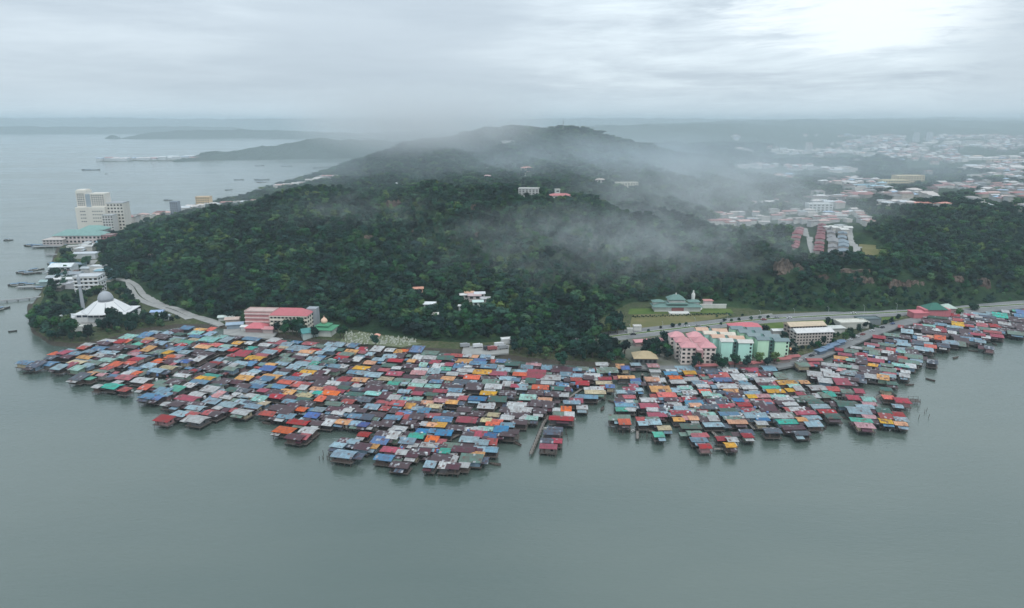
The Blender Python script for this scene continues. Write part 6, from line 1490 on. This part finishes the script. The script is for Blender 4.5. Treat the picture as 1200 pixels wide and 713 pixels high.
    tag(big.build('town_houses'), kind='stuff', label='dense spread of small pale town houses fading into the haze')
    # spit with its port, far out on the bay
    for i in range(22):
        u = i / 21; px = 118 + 110 * u; py = 188.2 - 1.6 * u + rng.uniform(-.6, .6)
        p = at(px, py, 3)
        W, Ht = rng.choice((30, 44, 60)), rng.choice((7, 9, 12)); rc = rng.choice([(206, 210, 212), (196, 190, 190), (176, 120, 120), (150, 170, 190)])
        k = ('s', W, Ht, rc); r = thing('port_shed', 'tiny port shed on the thin spit across the bay', 'shed', (p.x, p.y, 2.5), 0, 'port sheds on the spit')
        if k not in cache:
            m = MB(); m.box((0, 0, Ht / 2 - 1), (W, 20, Ht + 2), painted('wall_196_200_202', (196, 200, 202), .18)); a = m.build('wall', r); b = roof_on(r, 'gable', W, 20, Ht, painted('roofing_%d_%d_%d' % rc, rc)); cache[k] = (a.data, b.data)
        else: link('wall', cache[k][0], r); link('roof', cache[k][1], r)
    m = MB(); ps = [at(a, b, 2.0) for a, b in [(117, 189), (160, 188.4), (232, 188.6), (262, 188.4), (262, 185.5), (200, 185.8), (150, 186.6), (118, 187.4)]]
    vs = [tuple(p) for p in ps] + [(p.x, p.y, -3) for p in ps]; n = len(ps)
    m.add(vs, [tuple(range(n))] + [((i + 1) % n, i, n + i, n + (i + 1) % n) for i in range(n)], ground_mat('spit_ground', (.16, .16, .14), (.07, .085, .05), .02)); tag(m.build('spit_terrain'), kind='structure')

def build_small():
    rng = random.Random(8)
    # parked and moving cars
    cols = [((206, 208, 210), 'white'), ((150, 154, 158), 'silver'), ((60, 64, 70), 'dark grey'), ((150, 50, 50), 'red'), ((60, 90, 150), 'blue')]
    protos = {}
    def car(px, py, rz, cn, lb, z=2.65, lorry=False):
        c, nm = cols[cn]; p = at(px, py, z); L = 7.5 if lorry else 4.4
        key = (cn, lorry)
        r = thing('lorry' if lorry else 'car', f'{nm} {"lorry" if lorry else "car"} {lb}', 'lorry' if lorry else 'car', p, rz, ('lorries' if lorry else 'cars') + ' on the shore roads')
        if key not in protos:
            cm = painted('car_' + nm.replace(' ', '_'), c, .05, .5, .35, .05); bk = painted('tyre_black', (30, 30, 32), .1, 1, .8)
            m = MB()
            if lorry: m.box((-.9, 0, 1.9), (5.4, 2.2, 2.2), cm); m.box((2.7, 0, 1.5), (1.6, 2.1, 1.9), cm, taper=.94)
            else: m.box((0, 0, .62), (4.4, 1.75, .62), cm, taper=.96); m.box((-.15, 0, 1.42), (1.7, 1.3, .06), cm)
            parts = [m.build('body', r)]
            m = MB()
            if lorry: m.box((3.42, 0, 1.8), (.2, 1.8, .8), glass_dark())
            else: m.box((-.15, 0, 1.16), (2.5, 1.55, .46), glass_dark(), taper=.78)
            parts.append(m.build('windscreen' if lorry else 'glazing', r))
            me = None; wl = []
            for sx in (-.31, .31):
                for sy in (-1, 1):
                    if me is None:
                        m = MB(); m.lathe([(.34, -.11), (.34, .11)], 12, bk, Matrix.Rotation(math.pi / 2, 4, 'X')); o = m.build('wheel', r); me = o.data
                    else: o = link('wheel', me, r)
                    o.location = (sx * L, sy * (.95 if lorry else .8), .34); wl.append(o)
            protos[key] = [(q.name.split('.')[0], q.data, tuple(q.location)) for q in parts + wl]
        else:
            for nm_, d, loc in protos[key]: link(nm_, d, r, loc)
    for i, (px, py) in enumerate([(937, 423.5), (944, 421.5), (951, 417.5), (958, 414.5), (966, 411.5), (973, 408.5), (980, 405.5), (988, 402.5), (996, 399), (1004, 395.5), (1011, 392.5), (1022, 388.5), (1034, 384.4), (1046, 380)]):
        car(px, py, .55, rng.choice((0, 0, 1, 2, 3, 4)), f'parked on the coast road, {["first", "second", "third", "fourth", "fifth", "sixth", "seventh", "eighth", "ninth", "tenth", "eleventh", "twelfth", "thirteenth", "fourteenth"][i]} from the junction')
    for px, py, cn, lb in [(742, 392.6, 2, 'on the highway by the gate lodge'), (805, 383.2, 0, 'on the highway behind the red roofed hall'), (818, 382.5, 1, 'on the highway behind the mint flats'), (925, 373.3, 0, 'on the highway above the lawn'), (910, 373.0, 1, 'on the highway right of the sports hall'), (1000, 367.8, 0, 'on the highway toward the eastern shore'), (895, 375.3, 3, 'on the highway near the sports hall')]:
        car(px, py, .12, cn, lb, 2.65)
    for px, py, cn, lb in [(560, 407.5, 0, 'at the left end of the yard'), (572, 410, 2, 'in the middle of the yard'), (577, 410.5, 3, 'right of the dark one in the yard'), (545, 407, 1, 'by the trees at the yard'), (585, 406, 0, 'at the back of the yard'), (590, 409, 1, 'near the site cabin')]:
        car(px, py, .3, cn, lb, 2.6, True)
    bp = None
    for px, py in [(178, 446), (205, 454), (238, 492), (268, 487), (312, 497), (352, 520), (372, 512), (432, 512), (446, 533), (474, 520), (548, 528), (580, 545), (606, 521), (616, 497), (650, 488), (690, 474), (706, 480), (718, 472), (742, 484), (770, 515), (806, 507), (826, 512), (872, 508), (905, 503), (950, 505), (985, 490), (1012, 498), (1046, 463), (1066, 452), (1090, 446), (1120, 420), (1140, 412), (1165, 404)]:
        if bp is None:
            bp = boat(px, py, 6, 'x', (96, 84, 76), .3, group='canoes moored among the stilt houses'); b = bp
        else: b = copy_tree(bp); b.location = at(px, py, 0)
        b.rotation_euler.z = rng.uniform(0, 3.1); tag(b, 'small brown wooden canoe floating at the seaward edge of the stilt houses')
    # graves
    gm = painted('grave_stone', (168, 172, 156), .4, .8); me = None
    for i in range(170):
        u, v = rng.random(), rng.random(); px = 404 + 84 * u; lo, hi = 403 + 2 * u, 388 + 10 * u
        p = at(px, lo + (hi - lo) * v, 2.5)
        if me is None:
            m = MB(); m.box((0, 0, .12), (1.3, 2.2, .5), gm); m.box((0, .95, .7), (1.1, .22, 1.1), gm, taper=.85); o = m.build('gravestone'); me = o.data; o.location = p
        else: o = link('gravestone', me, None, p)
        o.rotation_euler.z = rng.uniform(-.4, .4); k = rng.uniform(.5, 1.0); o.scale = (k, k, k)
        tag(o, 'pale gravestone on the grassy slope right of the green mosque', 'gravestone', 'gravestones on the slope')
    building('grave_shelter', 'tiny orange roofed shelter among the gravestones', 'shelter', at(442, 396.5, 2.5), 0, 3.4, 3, 2.4, (206, 190, 170), ('hip', (222, 140, 110)), rise=1.4)
    # shrubs along the highway and field
    pr = [crown_mesh(40 + k, 'broad', 90) for k in range(2)]; lm = bpy.data.materials['tree_leaves']; meshes = []
    for v, f in pr:
        me = bpy.data.meshes.new('foliage'); me.from_pydata([(x * .34, y * .34, (z - 3) * .34) for x, y, z in v], [], f); me.materials.append(lm); meshes.append(me)
    for px, py, s in [(788, 383.4, 1.6), (796, 382, 1.2), (804, 381, 1.2), (774, 385, 1), (849, 377.2, 1.4), (857, 376.6, 1.1), (866, 375.6, 1.2), (880, 374.4, 1.3), (890, 373.6, 1.2), (900, 372.8, 1.2), (845, 380.5, 1), (830, 385.6, 1.1), (818, 386.4, 1), (760, 388.5, 1), (840, 372, 1), (856, 371, 1), (870, 370.6, 1)]:
        t = thing('roadside_shrub', 'round green shrub beside the highway and field', 'shrub', at(px, py, 2.6), rng.uniform(0, 6), 'shrubs along the highway'); t.scale = (s, s, s); link('foliage', rng.choice(meshes), t)
    for i in range(46):
        u = i / 45; px = 742 + 112 * u; py = 371.6 - 3.6 * u + (1.0 if i % 2 else 0)
        t = thing('hedge_shrub', 'clipped dark shrub in the double row before the temple', 'shrub', at(px, py, 2.5), rng.uniform(0, 6), 'clipped shrubs before the temple'); s = rng.uniform(.55, .8); t.scale = (s, s, s); link('foliage', meshes[i % 2], t)
    # street lamps on the highway
    st = painted('lamp_steel', (170, 174, 176), .1, .3); pro = None
    for i, (a, b) in enumerate([(700, 400.5), (738, 395.8), (776, 391.5), (814, 386.8), (852, 382), (890, 378), (930, 375.6), (970, 373.4), (1012, 371.2), (1050, 369)]):
        p = at(a, b, 2.6)
        if pro is None:
            pro = thing('street_lamp', '', 'lamp', p); m = MB(); m.bar((0, 0, 0), (0, 0, 9), .11, st, n=6); m.build('post', pro); m = MB(); m.bar((0, 0, 8.9), (0, 2.2, 9.3), .07, st); m.build('arm', pro); m = MB(); m.box((0, 2.4, 9.3), (.35, .8, .16), st); m.build('lamp_head', pro); r = pro
        else: r = copy_tree(pro); r.location = p
        tag(r, f'tall grey street lamp on the highway, {["first", "second", "third", "fourth", "fifth", "sixth", "seventh", "eighth", "ninth", "tenth"][i]} from the channel end', 'lamp', 'street lamps on the highway')

# ------------------------------------------------------------------ everything
build_camera(); build_sky(); build_water(); build_terrain(); build_far(); build_ground()
build_village(); build_over_water(); build_boats(); build_landmarks(); build_hill_houses(); build_town()
build_trees(); build_small(); build_mist(); build_haze()
SC.cycles.use_denoising = True
SC.cycles.max_bounces = 5; SC.cycles.diffuse_bounces = 2; SC.cycles.glossy_bounces = 2; SC.cycles.transmission_bounces = 2; SC.cycles.volume_bounces = 1
SC.cycles.transparent_max_bounces = 6
SC.cycles.volume_step_rate = 2.0; SC.cycles.volume_max_steps = 64
SC.cycles.use_adaptive_sampling = True
